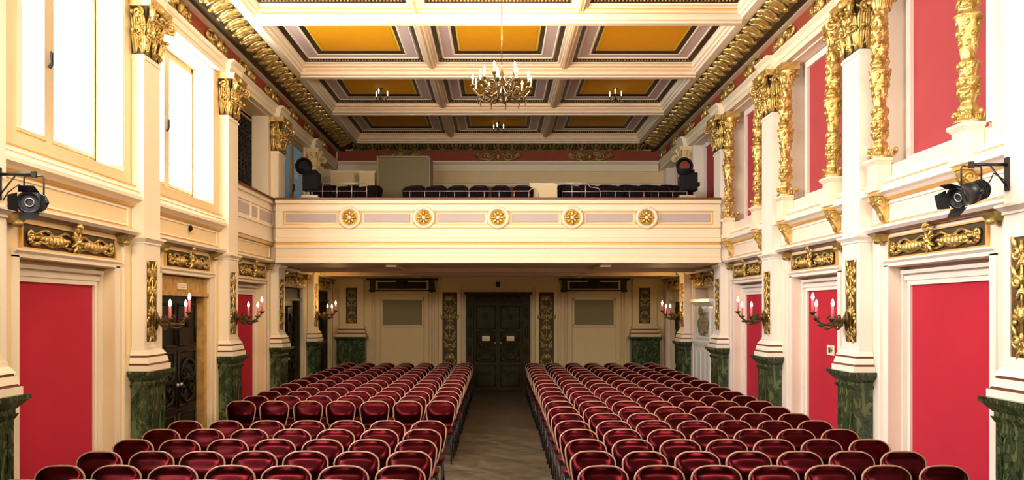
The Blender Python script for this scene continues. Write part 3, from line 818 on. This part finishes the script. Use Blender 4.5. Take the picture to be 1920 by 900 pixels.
# ------------------------------------------------------------------ balcony
YF = 16.48
bal = thing('balcony', 'cream balcony with gold medallions spanning the back of the hall', 'balcony', (0, 0, 0))
m = MB()
def band(z0, z1, p, mi=0, x=4.285): m.box(-x, x, YF-p, YF+.22, z0, z1, mi)
band(4.24,4.305,.09); band(4.225,4.24,.06,1); band(4.15,4.225,.03); band(4.095,4.15,.055); band(3.80,4.095,0.0); band(3.775,3.83,.055); band(3.762,3.775,.05,1); band(3.585,3.762,.03)
band(3.572,3.585,.035,1); band(3.50,3.572,.085); band(3.44,3.50,.035,1); band(3.385,3.44,.07); band(3.215,3.385,.03); band(3.20,3.215,.03,1); band(3.15,3.20,.05); band(3.092,3.15,.09)
MX = [-2.86, -1.43, 0, 1.43, 2.86]
edges = [-4.15] + MX + [4.15]
for i in range(6):
    a = edges[i] + (.2 if i > 0 else 0); b = edges[i+1] - (.2 if i < 5 else 0)
    for (p,q,c,e) in ((a,b,4.075,4.095),(a,b,3.83,3.85),(a,a+.02,3.85,4.075),(b-.02,b,3.85,4.075)): m.box(p,q,YF-.03,YF,c,e,1)
for s in (-1, 1):
    a, b = sorted((s*4.15, s*4.285)); m.box(a, b, YF-.05, YF, 3.80, 4.12)
m.build('parapet', [M['white'], M['gild']], bal)
m = MB(); m.box(-4.285, 4.285, YF-.12, YF+.26, 4.305, 4.345); m.build('handrail', M['railwood'], bal, .008)['label'] = 'mahogany handrail'
for i in range(6):
    a = edges[i] + (.27 if i > 0 else .06); b = edges[i+1] - (.27 if i < 5 else .06)
    m = MB(); m.box(a, b, YF-.022, YF, 3.885, 4.045); m.build('grey_panel', M['grey'], bal, .006)
for x in MX:
    m = MB(); m.torus((x, YF-.06, 3.965), X_, Z_, .185, .036, 28, 8); m.disc((x, YF-.05, 3.965), X_, Z_, Y_, .17, .06, 28)
    r_ = m.build('medallion_ring', M['white'], bal)
    m = MB(); m.disc((x, YF-.06, 3.965), X_, Z_, Y_, .148, .02, 24, 1)
    for k in range(8):
        a = k*PI/4; dd = X_*math.cos(a)+Z_*math.sin(a)
        m.ell(Vector((x, YF-.07, 3.965))+dd*.085, Y_*.025, dd.cross(Y_)*.032, dd*.058, 8, 5)
    m.ell((x, YF-.085, 3.965), X_*.04, Y_*.03, Z_*.04, 8, 6, 2); m.torus((x, YF-.065, 3.965), X_, Z_, .142, .012, 24, 6)
    m.build('rosette', [M['gold'], M['yellow'], M['white']], r_)
m = MB(); m.box(-4.235, 4.235, YF+.22, YB-.01, 3.085, 3.40)
for yb in (18.4, 20.4): m.box(-4.22, 4.22, yb-.14, yb+.14, 3.0, 3.085)
for xb in (-2.1, 2.1): m.box(xb-.10, xb+.10, 16.7, YB-.3, 3.03, 3.085)
m.build('balcony_slab', M['stucco'], bal)
TY = [17.5, 18.35, 19.2]; TZ = [3.96, 4.10, 4.24]
m = MB()
for k in range(3):
    m.box(-4.13, 4.13, TY[k], TY[k]+.85 if k < 2 else YB-.01, 3.40, TZ[k])
m.build('seating_tier', M['olivewood'], bal)

# panelled balustrade closing the third opening of the left wall
y0, y1 = PC[2]+.2+PW+.01, PC[3]+.2-PW-.01
t = thing('balustrade', 'panelled balustrade with brown rail below the dark lattice window', 'balustrade', (-W, (y0+y1)/2, 0), 0)
L = (y1-y0)/2; m = MB()
m.box(.0,.05,-L,L,3.47,4.24); m.box(.0,.10,-L,L,4.24,4.30); m.box(0,.075,-L,L,4.10,4.14); m.box(0,.075,-L,L,3.78,3.82); m.box(0,.09,-L,L,3.50,3.56); m.box(0,.06,-L,L,3.44,3.47,1)
for a in (-L, -.28, .22, L-.06): m.box(0,.07,a,a+.06,3.82,4.10)
m.build('balustrade_body', [M['white'], M['gild']], t)
m = MB(); m.box(0,.13,-L,L,4.30,4.345); m.build('rail', M['railwood'], t)
for a, b in ((-L+.11,-.33),(-.16,.16),(.33,L-.11)):
    m = MB(); m.box(.05,.062,a,b,3.87,4.05); m.build('grey_panel', M['grey'], t)

# railings on the balcony
def railing(label, pts, lower, posts):
    t = thing('balcony_railing', label, 'railing', (0,0,0), 0, 'thin rails on the balcony')
    m = MB(); m.tube(pts, .008, 6); m.build('top_rail', M['chrome'], t)
    if lower: m = MB(); m.tube(lower, .007, 6); m.build('lower_rail', M['chrome'], t)
    for (x, z) in posts:
        m = MB(); m.tube([(x, 16.62, 4.356), (x, 16.62, z)], .007, 6); m.build('post', M['chrome'], t)
ry = 16.62
railing('thin pale rail in front of the small balcony seat group by the windows', [(-3.42,ry,4.66),(-2.56,ry,4.66)], [(-3.75,ry,4.50),(-2.56,ry,4.50)], [(-3.42,4.66),(-3.14,4.66),(-2.85,4.66),(-2.56,4.66)])
railing('thin pale rail in front of the middle balcony seats', [(-1.85,ry,4.50),(.60,ry,4.50),(.66,ry,4.56),(.74,ry,4.56),(.78,ry,4.50),(.80,ry,4.36)], None, [(-1.72+.29*k,4.50) for k in range(9)])
railing('thin pale rail stepping down before the balcony seats by the red panels', [(1.1,ry,4.66),(1.72,ry,4.66),(1.80,ry,4.58),(1.95,ry,4.56),(1.99,ry,4.50),(3.68,ry,4.49)], [(1.25,ry,4.49),(1.99,ry,4.49)], [(1.44,4.66),(1.70,4.66)]+[(2.0+.28*k,4.50) for k in range(7)])

# booth, partitions, small doors behind the balcony seats
t = thing('projection_booth', 'olive grey boxed projection booth standing behind the balcony seats', 'booth', (-2.27, 20.6, 4.243))
m = MB(); m.box(-.60,.60,0,.9,.62,1.62); m.build('upper_box', M['olive'], t, .01)
m = MB(); m.box(-.66,-.60,-.02,.9,0,1.66); m.box(-.62,.62,-.02,.0,1.62,1.66); m.box(.60,.63,-.02,.9,.0,1.66); m.build('booth_frame', M['frame'], t)
m = MB(); m.box(-.60,.60,.02,.9,0,.62); m.box(-.55,.55,-.0,.02,.3,.34); m.box(-.55,.55,0,.02,.55,.60); m.build('lower_panel', M['cream'], t)
t = thing('partition_panel', 'low cream partition beside the booth behind the balcony seats by the windows', 'partition', (-3.0, 20.3, 4.243))
m = MB(); m.box(-.30,.06,0,.08,0,1.20); m.build('board', M['cream'], t); m = MB(); m.box(-.32,.08,-.01,.09,1.20,1.25); m.build('cap_rail', M['white'], t)
t = thing('partition_panel', 'low cream partition between the middle balcony seats and those by the red panels', 'partition', (1.02, 18.2, 3.963))
m = MB(); m.box(-.34,.24,0,.08,0,.90); m.build('board', M['cream'], t); m = MB(); m.box(-.36,.26,-.01,.09,.90,.93); m.build('cap_rail', M['white'], t)
t = thing('partition_panel', 'square cream partition against the window wall at the back of the balcony', 'partition', (-3.66, 20.8, 4.243))
m = MB(); m.box(-.42,.42,0,.08,0,1.30); m.build('board', M['cream'], t); m = MB(); m.box(-.44,.44,-.01,.09,1.30,1.34); m.build('cap_rail', M['white'], t)
for x, hw in ((0,.58),(2.47,.66)):
    DN[0] += 1; m = MB(); m.box(x-hw, x+hw, YB-.05, YB+.0, 4.2, 5.50)
    dd = struct('door_%d' % DN[0], m, M['redframe']); m = MB(); m.box(x-hw-.06,x-hw,YB-.07,YB,4.2,5.52); m.box(x+hw,x+hw+.06,YB-.07,YB,4.2,5.52); m.build('door_frame', M['cream'], dd)

# ------------------------------------------------------------------ back wall below the balcony
def back(name, label, cat, x, group=None): return thing(name, label, cat, (x, YB-EPS, 0), -PI/2, group)
# local x -> -Y (out of the wall), local y -> +X
for s, w in ((-1, 'window side'), (1, 'red-panel side')):
    t = back('framed_panel', 'cream framed wall panel with olive pane, window side of the dark carved door' if s < 0 else 'cream framed wall panel with olive pane, red-panel side of the dark carved door', 'wall panel', s*2.58+.0)
    m = MB()
    for (a,b,c,e) in ((-.70,-.60,0,2.62),(.60,.70,0,2.62),(-.60,.60,2.52,2.62)): m.box(0,.05,a,b,c,e)
    for (a,b,c,e) in ((-.57,-.53,1.75,2.50),(.53,.57,1.75,2.50),(-.57,.57,2.46,2.50),(-.57,.57,1.72,1.77)): m.box(0,.035,a,b,c,e)
    for a in (-.86,-.78,.74,.82): m.box(0,.06,a,a+.04,0,2.62)
    m.build('panel_frame', M['cream'], t); m = MB(); m.box(0,.015,-.53,.53,1.77,2.46); m.build('olive_pane', M['olive'], t); m = MB(); m.box(0,.02,-.58,.58,0.2,1.70); m.build('field', M['cream'], t, .01)
    t = back('overdoor_relief', 'dark carved console cornice over the framed panel beside the back door, '+w, 'carved relief', s*2.58)
    m = MB(); m.box(0,.14,-.95,.95,2.98,3.03); m.box(0,.10,-.90,.90,2.68,2.72); m.box(0,.03,-.70,.70,2.72,2.98)
    m.build('cornice_board', M['olivewood'], t)
    m = MB()
    for (a,b,c,e) in ((-.70,-.66,2.72,2.98),(.66,.70,2.72,2.98),(-.66,-.16,2.935,2.965),(.16,.66,2.935,2.965),(-.66,.66,2.725,2.755)): m.box(.03,.05,a,b,c,e)
    m.box(0,.12,-.72,.72,2.655,2.68); m.build('cream_frame', M['cream'], t)
    m = MB(); cornucopia(m, .03, -.62, .62, 2.74, 2.95)
    for q in (-1, 1):
        m.prism([(0,2.98),(.13,2.98),(.13,2.93),(.10,2.85),(.06,2.70),(0,2.66)], q*.80-.07, q*.80+.07); m.spiral((.09,q*.80,2.92), X_, Z_, .05, 1.3, .016)
    m.build('carving', M['ground'], t)
    t = back('carved_wall_strip', 'tall gilded carved strip on the back wall beside the dark door, '+w, 'carved relief', s*1.30)
    m = MB()
    for (a,b,c,e) in ((-.30,-.20,0,2.78),(.20,.30,0,2.78),(-.20,.20,2.66,2.78),(-.20,.20,0,.55)): m.box(0,.06,a,b,c,e)
    m.box(0,.05,-.36,-.32,0,2.8); m.box(0,.05,.32,.36,0,2.8); m.build('strip_frame', M['cream'], t)
    m = MB(); m.box(0,.012,-.20,.20,.55,2.66,1); relief_strip(m, .012, -.18, .18, .56, 2.64)
    for q in (-1,1): m.ell((.05,q*.20,1.98), X_*.04, Y_*.05, Z_*.06); m.ell((.05,q*.24,2.02), X_*.02, Y_*.02, Z_*.06)
    m.build('gilded_relief', [M['oldgold'], M['ground']], t)
    t = back('pilaster', 'broad corner pilaster on marble plinth at the back wall, '+w, 'pilaster', s*3.92)
    m = MB(); m.box(0,.30,-.38,.38,0,1.36); m.box(.30,.315,-.30,.30,.2,1.2); m.frustum((0,.30,-.38,.38),1.36,(0,.37,-.43,.43),1.43); m.box(0,.38,-.435,.435,1.43,1.47); m.build('pedestal', M['marble'], t)
    m = MB(); m.box(0,.34,-.40,.40,1.47,1.55); m.box(0,.29,-.365,.365,1.55,1.58,1); m.box(0,.31,-.38,.38,1.58,1.65); m.box(0,.26,-.34,.34,1.65,1.68,1); m.box(0,.27,-.35,.35,1.68,1.75); m.build('base_moulding', [M['cream'], M['railwood']], t)
    m = MB(); m.box(0,.16,-.32,.32,1.75,3.02)
    for (a,b,c,e) in ((-.32,-.15,1.75,3.0),(.15,.32,1.75,3.0),(-.15,.15,1.75,1.82),(-.15,.15,2.78,3.0)): m.box(.16,.18,a,b,c,e)
    m.build('shaft', M['cream'], t)
    m = MB(); m.box(.158,.165,-.15,.15,1.82,2.78,1); relief_strip(m, .166, -.135, .135, 1.83, 2.77); m.build('carved_strip', [M['oldgold'], M['ground']], t)
# the carved double door
DN[0] += 1; mb = MB(); mb.box(-.66,.66,YB-.05,YB,0.012,2.42); dd = struct('door_%d' % DN[0], mb, M['olivewood'])
for s in (-1, 1):
    lf = MB(); a, b = sorted((s*.006, s*.65)); lf.box(a, b, YB-.085, YB-.05, .02, 2.40)
    P = lambda t_, xx, z: Vector((xx, YB-.085-t_, z)); carved_leaf(lf, P, a, b, .02, 2.40)
    xc = (a+b)/2; lf.torus((xx_, YB-.095, 1.36) if False else (xc, YB-.095, 1.36), X_*.85, Z_*1.25, .25, .022, 24, 6)
    l = lf.build('door_leaf', M['olivewood'], dd)
    m = MB(); m.ell((s*.08, YB-.14, 1.30), X_*.03, Y_*.03, Z_*.03); m.tube([(s*.08,YB-.085,1.30),(s*.08,YB-.14,1.30)], .01); m.build('door_knob', M['chrome'], l)
    t = thing('door_notice', 'small cream paper notice on the %s leaf of the dark back door' % ('window-side' if s < 0 else 'red-panel-side'), 'notice', (xc, YB-.115, 1.42), 0, 'notices on the back door')
    m = MB(); m.box(-.10,.10,-.022,-.014,-.065,.065); m.build('sheet', M['sign'], t)
    m = MB(); m.box(-.07,.07,-.0235,-.0215,.010,.022); m.box(-.07,.07,-.0235,-.0215,-.022,-.010); m.build('lettering', M['oak'], t)
m = MB()
for (a,b,c,e) in ((-.86,-.66,0,2.60),(.66,.86,0,2.60),(-.66,.66,2.42,2.60)): m.box(a,b,YB-.12,YB,c,e)
for s in (-1, 1):
    for z in (.6,1.1,1.6,2.1): m.ell((s*.76, YB-.125, z), X_*.05, Y_*.03, Z_*.16, 8, 5)
for k in range(6): m.ell((-.5+.2*k, YB-.125, 2.51), X_*.09, Y_*.03, Z_*.04, 8, 5)
m.box(-.90,.90,YB-.16,YB,2.60,2.66); m.build('door_frame', M['olivewood'], dd)
t = back('exit_sign_box', 'small dark box lamp on the wall above the back door', 'lamp', 0)
m = MB(); m.box(0,.08,-.05,.05,2.80,2.94); m.build('housing', M['black'], t, .006); m = MB(); m.box(.08,.084,-.035,.035,2.81,2.93); m.build('diffuser', M['olivewood'], t)

# ------------------------------------------------------------------ chairs
def chair_outline(zs=(.50,.87), n=9):
    """right half of the back's outline, from the bottom up to the top middle: (x,z)"""
    pts = [(.185,.54),(.20,.60),(.213,.66),(.220,.72),(.222,.765)]
    for k in range(1, n+1):
        a = PI/2*k/n
        pts.append((.085+.137*math.cos(a)**1.12 if k < n else .085, .765+.105*math.sin(a)))
    pts += [(.045,.872),(0,.8735)]
    return pts
OUT = chair_outline()
def half_w(z):
    for (xa, za), (xb, zb) in zip(OUT, OUT[1:]):
        if za <= z <= zb and zb > za: return xa+(xb-xa)*(z-za)/(zb-za)
    return OUT[0][0] if z < .54 else 0.0
def recline(z): return .16*(z-.45)        # the back leans away (+y)
def make_chair(name, label, cat, loc, vel, rimm, simple=False, group=None, hidden_legs=False):
    t = thing(name, label, cat, loc, 0, group); t.scale = (.95, 1, .968)
    m = MB(); zs = [.545,.58,.62,.66,.70,.735,.765,.79,.81,.828,.843,.855,.864,.868]
    nx = 9; fr = []; bk = []
    for z in zs:
        w = max(.05, half_w(z)-.006)
        q = (z-.545)/(.868-.545)
        bulge = .075*max(0, math.sin(PI*min(1, max(0,(.80-z)/.24))))**1.0 if z < .80 else 0
        e = min(1, (.868-z)/.03)
        for j in range(nx):
            u = -1+2*j/(nx-1); edge = (1-abs(u)**3)
            y = recline(z) - .006 - (.012*e + bulge)*edge + .018*abs(u)**2*(-1)
            fr.append((u*w, y, z)); bk.append((u*w, recline(z)+.016-.018*abs(u)**2, z))
    n = len(zs); vs = fr+bk; o = n*nx; fs = []
    for i in range(n-1):
        for j in range(nx-1):
            a = i*nx+j; fs += [(a, a+1, a+nx+1, a+nx), (o+a, o+a+nx, o+a+nx+1, o+a+1)]
        a = i*nx; fs += [(a, a+nx, o+a+nx, o+a)]; a = i*nx+nx-1; fs += [(a, o+a, o+a+nx, a+nx)]
    for j in range(nx-1):
        fs += [(j, o+j, o+j+1, j+1)]; a = (n-1)*nx+j; fs += [(a, a+1, o+a+1, o+a)]
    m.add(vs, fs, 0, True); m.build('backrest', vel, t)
    path = [(x, recline(z)-.018*(x/.22)**2, z) for x, z in OUT]; path = [(-x, y, z) for x, y, z in path[:-1]]+path[::-1]
    path = [(-.165, recline(.47), .47)] + path + [(.165, recline(.47), .47)]
    m = MB(); m.tube(path, .0105, 6); m.build('back_rim', rimm, t)
    # cushion
    m = MB(); n = 20; rings = []
    for (sc, z) in ((.90,.425),(1.0,.435),(1.0,.465),(.94,.482),(.7,.492),(.3,.497)):
        ring = []
        for j in range(n):
            a = 2*PI*j/n; c = math.cos(a); s = math.sin(a); p = 3.2
            rr = (abs(c)**p+abs(s)**p)**(-1/p)
            ring.append((.215*sc*rr*c, -.215+.205*sc*rr*s, z))
        rings.append(ring)
    vs = sum(rings, []); fs = [tuple(range(n-1,-1,-1)), tuple((len(rings)-1)*n+j for j in range(n))]
    for i in range(len(rings)-1):
        for j in range(n): fs.append((i*n+j, i*n+(j+1)%n, (i+1)*n+(j+1)%n, (i+1)*n+j))
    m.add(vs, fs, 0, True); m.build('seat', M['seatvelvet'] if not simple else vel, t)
    m = MB(); fmat = M['chairmetal']
    m.box(-.20,.20,-.40,-.03,.405,.428)
    for s in (-1, 1): m.tube([(s*.17,-.02,.42),(s*.168,recline(.47),.49),(s*.188,recline(.56),.56)], .014, 6)
    m.build('seat_frame', fmat, t)
    def leg(s, f):
        q = MB()
        if f: q.tube([(s*.195,-.38,.42),(s*.20,-.40,.0)], .013, 6)
        else: q.tube([(s*.175,-.03,.44),(s*.20,.06,.0)], .013, 6)
        return q
    if hidden_legs:
        q = MB()
        for s in (-1,1):
            for f in (0,1): l = leg(s,f); q.add(l.v, l.f, 0, True)
        for f in ((-.39,.2),(.01,.2)): q.tube([(-.198,f[0],.2),(.198,f[0],.2)], .011, 6)
        for s in (-1,1): q.tube([(s*.198,-.39,.2),(s*.198,.01,.2)], .011, 6)
        q.build('leg_frame', fmat, t)
    else:
        for s in (-1,1):
            for f in (0,1): leg(s,f).build('leg', fmat, t)
    return t
CH = {}
def place_chair(kind, x, y, z, label, group, jit=0.0):
    if kind not in CH:
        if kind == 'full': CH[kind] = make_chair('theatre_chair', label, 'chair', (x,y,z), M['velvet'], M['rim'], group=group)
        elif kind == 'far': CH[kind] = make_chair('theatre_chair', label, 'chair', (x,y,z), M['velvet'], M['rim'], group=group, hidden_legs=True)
        else: CH[kind] = make_chair('balcony_chair', label, 'chair', (x,y,z), M['plum'], M['black'], True, group=group, hidden_legs=True)
        o = CH[kind]; o.rotation_euler.z = jit
    else: dup(CH[kind], (x,y,z), jit, label, group)
PITCH = .488; ROW = .742; ROW0 = 7.30
def hall_row(side, k, y, x0, n=7):
    sd = 'window-side' if side < 0 else 'red-panel-side'
    first = k
    for c in range(n):
        x = side*(x0 + PITCH*(c+.5))
        pos = 'aisle seat' if c == 0 else ('wall-end seat' if c == n-1 else '%s seat from the aisle' % ORD[c+1])
        lab = 'red velvet chair, %s, %s row of the %s block' % (pos, ORD[k], sd)
        place_chair('full' if k <= 7 else 'far', x + R.uniform(-.006,.006), y + R.uniform(-.012,.012), .002, lab, 'red velvet chairs in the %s block' % sd, R.uniform(-.02,.02))
for k in range(20): hall_row(1, k+1, ROW0+ROW*k, .66)
lrows = [ROW0-.52-.1] + [ROW0+ROW*k for k in range(5)] + [ROW0+ROW*k for k in range(7, 20)]
for k, y in enumerate(lrows): hall_row(-1, k+1, y, .60)
def bal_group(words, x0, n, rows):
    for r in range(rows):
        for c in range(n):
            lab = 'dark balcony chair, %s from the windows, %s row, %s' % (ORD[c+1], ORD[r+1], words)
            place_chair('bal', x0+.47*(c+.5), TY[r]+.55, TZ[r]+.003, lab, 'dark chairs on the balcony')
bal_group('small balcony group', -3.95, 3, 2); bal_group('middle balcony group', -2.05, 6, 2); bal_group('balcony group near the red panels', 1.33, 6, 3)

# ------------------------------------------------------------------ chandelier and small candle fittings
CY = 11.6
t = thing('chandelier', 'many-armed bronze chandelier with lit candle bulbs on a long rod', 'chandelier', (.05, CY, 0))
m = MB(); m.tube([(0,0,6.80),(0,0,5.5)], .007, 6); m.lathe([(.001,6.80),(.05,6.79),(.03,6.74),(.01,6.72)][::-1], 12); m.build('rod', M['bronze'], t)
m = MB(); m.lathe([(.008,5.00),(.02,5.03),(.03,5.07),(.015,5.11),(.035,5.18),(.045,5.24),(.02,5.30),(.03,5.38),(.012,5.46),(.008,5.52)], 14); m.build('stem', M['bronze'], t)
for tier, (n, rad, zt, dz, ph) in enumerate(((10,.40,5.27,.0,.15),(5,.24,5.40,.0,.5))):
    for k in range(n):
        a = 2*PI*k/n+ph; dd = X_*math.cos(a)+Y_*math.sin(a)
        m = MB(); pts = []
        for i in range(13):
            f = i/12; pts.append(dd*(.03+(rad-.03)*f) + Z_*(zt-.05-.17*math.sin(PI*f*.95)*(1 if tier == 0 else .7)))
        m.tube(pts, .013, 6); m.spiral(dd*rad*.55+Z_*(zt-.13), dd, Z_, .065, 1.4, .011)
        for q in (.35,.7): m.ell(dd*rad*q+Z_*(zt-.05-.15*math.sin(PI*q*.95)), dd*.04, Z_*.022, Z_.cross(dd)*.022, 6, 4)
        m.tube([dd*rad*.78+Z_*(zt-.17), dd*rad*.85+Z_*(zt-.23), dd*rad*.80+Z_*(zt-.29)], [.008,.012,.004], 6)
        m.lathe([(.008,-.03),(.03,0),(.034,.012),(.014,.014)], 10, tuple(dd*rad+Z_*(zt-.045))); arm = m.build('arm', M['bronze'], t)
        m = MB(); m.lathe([(.012,0),(.012,.075),(.009,.08)], 8, tuple(dd*rad+Z_*(zt-.03))); m.build('candle', M['candle'], arm)
        m = MB(); m.lathe([(.008,0),(.016,.02),(.013,.04),(.003,.07)], 8, tuple(dd*rad+Z_*(zt+.05))); m.build('bulb', M['bulb'], arm)
def fitting(label, x, y, n):
    t = thing('ceiling_candle_fitting', label, 'ceiling light', (x, y, 6.80), 0, 'small candle fittings under the coffers')
    m = MB(); m.lathe([(.05,0),(.05,-.02),(.012,-.03),(.012,-.20),(.03,-.23),(.004,-.27)][::-1], 12); m.build('stem', M['bronze'], t)
    for k in range(n):
        a = 2*PI*k/n+.35; dd = X_*math.cos(a)+Y_*math.sin(a); rad = .14
        m = MB(); m.tube([dd*.01+Z_*-.20, dd*.07+Z_*-.26, dd*rad+Z_*-.20, dd*rad+Z_*-.15], .009, 6); arm = m.build('arm', M['bronze'], t)
        m = MB(); m.lathe([(.011,0),(.011,.05),(.016,.065),(.012,.09),(.002,.115)], 8, tuple(dd*rad+Z_*-.15)); m.build('candle_bulb', M['palebulb'], arm)
fitting('small candle ceiling fitting under the third coffer row, window side', -2.44, 17.75, 3)
fitting('small candle ceiling fitting under the third coffer row, red-panel side', 2.44, 17.75, 3)
fitting('small candle ceiling fitting under the fourth coffer row, middle', 0.0, 20.95, 3)

# ------------------------------------------------------------------ stage lamps and follow spots
def stage_lamp(label, side, y, z, aim):
    """theatre spotlight hanging in a yoke from an arm bolted to a pilaster"""
    t = thing('stage_spotlight', label, 'spotlight', (sx(side)*(W-EPS), y, z), rot(side), 'stage spotlights on the front pilasters')
    m = MB(); m.tube([(.155,0,.20),(.46,0,.20)], .014, 8); m.box(.154,.168,-.03,.03,-.02,.26); m.tube([(.165,0,.02),(.30,0,.19)], .008, 6); m.build('wall_arm', M['black'], t)
    m = MB(); s = .085
    m.tube([(.46-s,0,-.02),(.46-s,0,.17),(.46-s+.01,0,.185),(.46+s-.01,0,.185),(.46+s,0,.17),(.46+s,0,-.02)], .008, 6); m.box(.44,.48,-.015,.015,.17,.225); m.build('yoke', M['iron'], t)
    b = MB(); d = Vector(aim).normalized(); u = d.cross(Z_).normalized(); v = u.cross(d)
    c = Vector((.46,0,-.04))
    def ring(o, r): return [c+d*o+u*r*math.cos(2*PI*j/16)+v*r*math.sin(2*PI*j/16) for j in range(16)]
    prof = [(-.17,.03),(-.16,.06),(-.10,.075),(-.02,.082),(.0,.095),(.03,.095),(.035,.085),(.14,.085),(.15,.10),(.17,.10),(.17,.075),(.13,.07)]
    vs = []; fs = []
    for o, r in prof: vs += ring(o, r)
    for i in range(len(prof)-1):
        for j in range(16): fs.append((i*16+j, i*16+(j+1)%16, (i+1)*16+(j+1)%16, (i+1)*16+j))
    fs += [tuple(range(15,-1,-1)), tuple((len(prof)-1)*16+j for j in range(16))]
    b.add(vs, fs, 0, True)
    for k in range(5): b.disc(c-d*(.02+.025*k), u, v, d, .088, .006, 16)
    for s_ in (-1,1): b.ell(c+u*s_*.10, u*.02, v*.025, d*.025)
    b.build('lamp_housing', M['black'], t)
    l = MB(); l.disc(c+d*.128, u, v, d, .072, .008, 20); l.torus(c+d*.15, u, v, .035, .006, 16, 6, 1); l.build('lens', [M['lens'], M['chrome']], t)
    f = MB(); 
    for a in range(4):
        e = u*math.cos(a*PI/2)+v*math.sin(a*PI/2); g = d.cross(e)
        q = c+d*.17+e*.085
        f.add([q-g*.08, q+g*.08, q+g*.06+d*.08+e*.05, q-g*.06+d*.08+e*.05, q-g*.08+e*.006, q+g*.08+e*.006, q+g*.06+d*.08+e*.056, q-g*.06+d*.08+e*.056],
              [(0,1,2,3),(7,6,5,4),(0,4,5,1),(1,5,6,2),(2,6,7,3),(3,7,4,0)])
    f.build('barn_door', M['black'], t)
    k = MB(); k.tube([c-d*.16, c-d*.22+Z_*.05, Vector((.30,.05,.12)), Vector((.20,.06,.05)), Vector((.17,.04,-.02))], .006, 6); k.build('cable', M['black'], t)
stage_lamp('black stage spotlight facing the viewer, first window-side pilaster', 'left', 7.33, 3.16, (.25,-.9,-.12))
stage_lamp('black stage spotlight turned to the hall, first red-panel-side pilaster', 'right', 7.19, 3.22, (.75,.25,-.25))
def follow_spot(label, x, flip, lensm):
    t = thing('follow_spot', label, 'spotlight', (x, 17.0, 3.42), 0, 'follow spots on the balcony')
    m = MB()
    for k in range(3):
        a = 2*PI*k/3+.5; m.tube([(0,0,.55),(.20*math.cos(a),.20*math.sin(a),0)], .014, 6)
    m.tube([(0,0,.45),(0,0,1.15)], .018, 8); m.build('tripod', M['matblack'], t)
    m = MB(); m.box(-.15+flip*.03,.15+flip*.03,-.17,.17,1.15,1.47); m.box(-.10+flip*.03,.10+flip*.03,-.12,.12,1.47,1.55)
    for k in range(4): m.box(-.16+flip*.03,.16+flip*.03,-.13+.07*k,-.10+.07*k,1.13,1.49)
    m.box(.12+flip*.05,.19+flip*.05,-.1,.0,1.22,1.30); m.box(-.19+flip*.05,-.12,-.1,.0,1.24,1.30)
    m.build('lamp_body', M['matblack'], t, .01)
    m = MB(); c = Vector((-flip*.09, -.20, 1.60)); 
    m.tube([c+Y_*.22-Z_*.05, c], [.11,.16], 20); m.torus(c, X_, Z_, .155, .018, 24, 8); h = m.build('lens_hood', M['matblack'], t)
    m = MB(); m.disc(c-Y_*.012, X_, Z_, Y_, .10, .008, 20); m.build('lens', lensm, h)
    m = MB(); m.box(-.2,.2,-.10,.10,.93,1.0); m.box(-.16,.16,-.08,.08,1.0,1.05); m.build('stand_tray', M['chrome'], t)
follow_spot('black follow spot on a stand at the window end of the balcony', -3.74, 1, M['matblack'])
follow_spot('black follow spot with red lens at the red-panel end of the balcony', 3.76, 1, M['redlens'])

# small hook on the left spandrel
t = thing('wall_hook', 'small dark hook with gold knob on the panel above the dark double door', 'hook', (-W, BC[2]+.25, 3.36))
m = MB(); m.ell((.03,0,0), X_*.03, Y_*.03, Z_*.05); m.build('hook_body', M['matblack'], t); m = MB(); m.ell((.05,0,-.05), X_*.025, Y_*.025, Z_*.03); m.build('knob', M['gild'], t)
# ------------------------------------------------------------------ camera, light
sc_ = bpy.context.scene
cam = bpy.data.cameras.new('camera'); co = bpy.data.objects.new('camera', cam); C.objects.link(co)
co.location = (0,0,2.2); co.rotation_euler = (PI/2,0,0)
cam.sensor_width = 36; cam.lens = 1600/1920*36; cam.shift_x = (960-934)/1920; cam.shift_y = (580-450)/1920
cam.clip_start = .05; cam.clip_end = 100
sc_.camera = co
w = bpy.data.worlds.new('world'); sc_.world = w; w.use_nodes = True
w.node_tree.nodes['Background'].inputs['Color'].default_value = (1,.90,.80,1); w.node_tree.nodes['Background'].inputs['Strength'].default_value = 1.0
def area(name, loc, target, size, size_y, power, col, spread=180):
    l = bpy.data.lights.new(name, 'AREA'); l.shape = 'RECTANGLE'; l.size = size; l.size_y = size_y; l.energy = power; l.color = col; l.spread = math.radians(spread)
    o = bpy.data.objects.new(name, l); C.objects.link(o); o.location = loc
    o.rotation_euler = (Vector(target)-Vector(loc)).to_track_quat('-Z','Y').to_euler(); return o


w.node_tree.nodes['Background'].inputs['Strength'].default_value = .12
for s in (-1, 1):
    area('front_fill', (s*2.95, 5.0, 4.3), (-s*.2, 14.5, 2.0), 1.6, .8, 80, (1,.88,.74), 140)  # unseen fill lights added out of frame to brighten the hall, no fixture
for side in ('left', 'right'):
    pass
def point(name, loc, power, col, rad):
    l = bpy.data.lights.new(name, 'POINT'); l.energy = power; l.color = col; l.shadow_soft_size = rad
    o = bpy.data.objects.new(name, l); C.objects.link(o); o.location = loc
point('chandelier_light', (.05, CY, 5.85), 180, (1,.84,.64), .16)
for side in ('left', 'right'):
    point('sconce_light', (sx(side)*(W-.62), PC[4]+DY[side], 2.35), 11, (1,.62,.22), .06)
sc_.view_settings.view_transform = 'Standard'; sc_.view_settings.look = 'None'; sc_.view_settings.gamma = 1; sc_.view_settings.use_curve_mapping = False
sc_.view_settings.exposure = .8
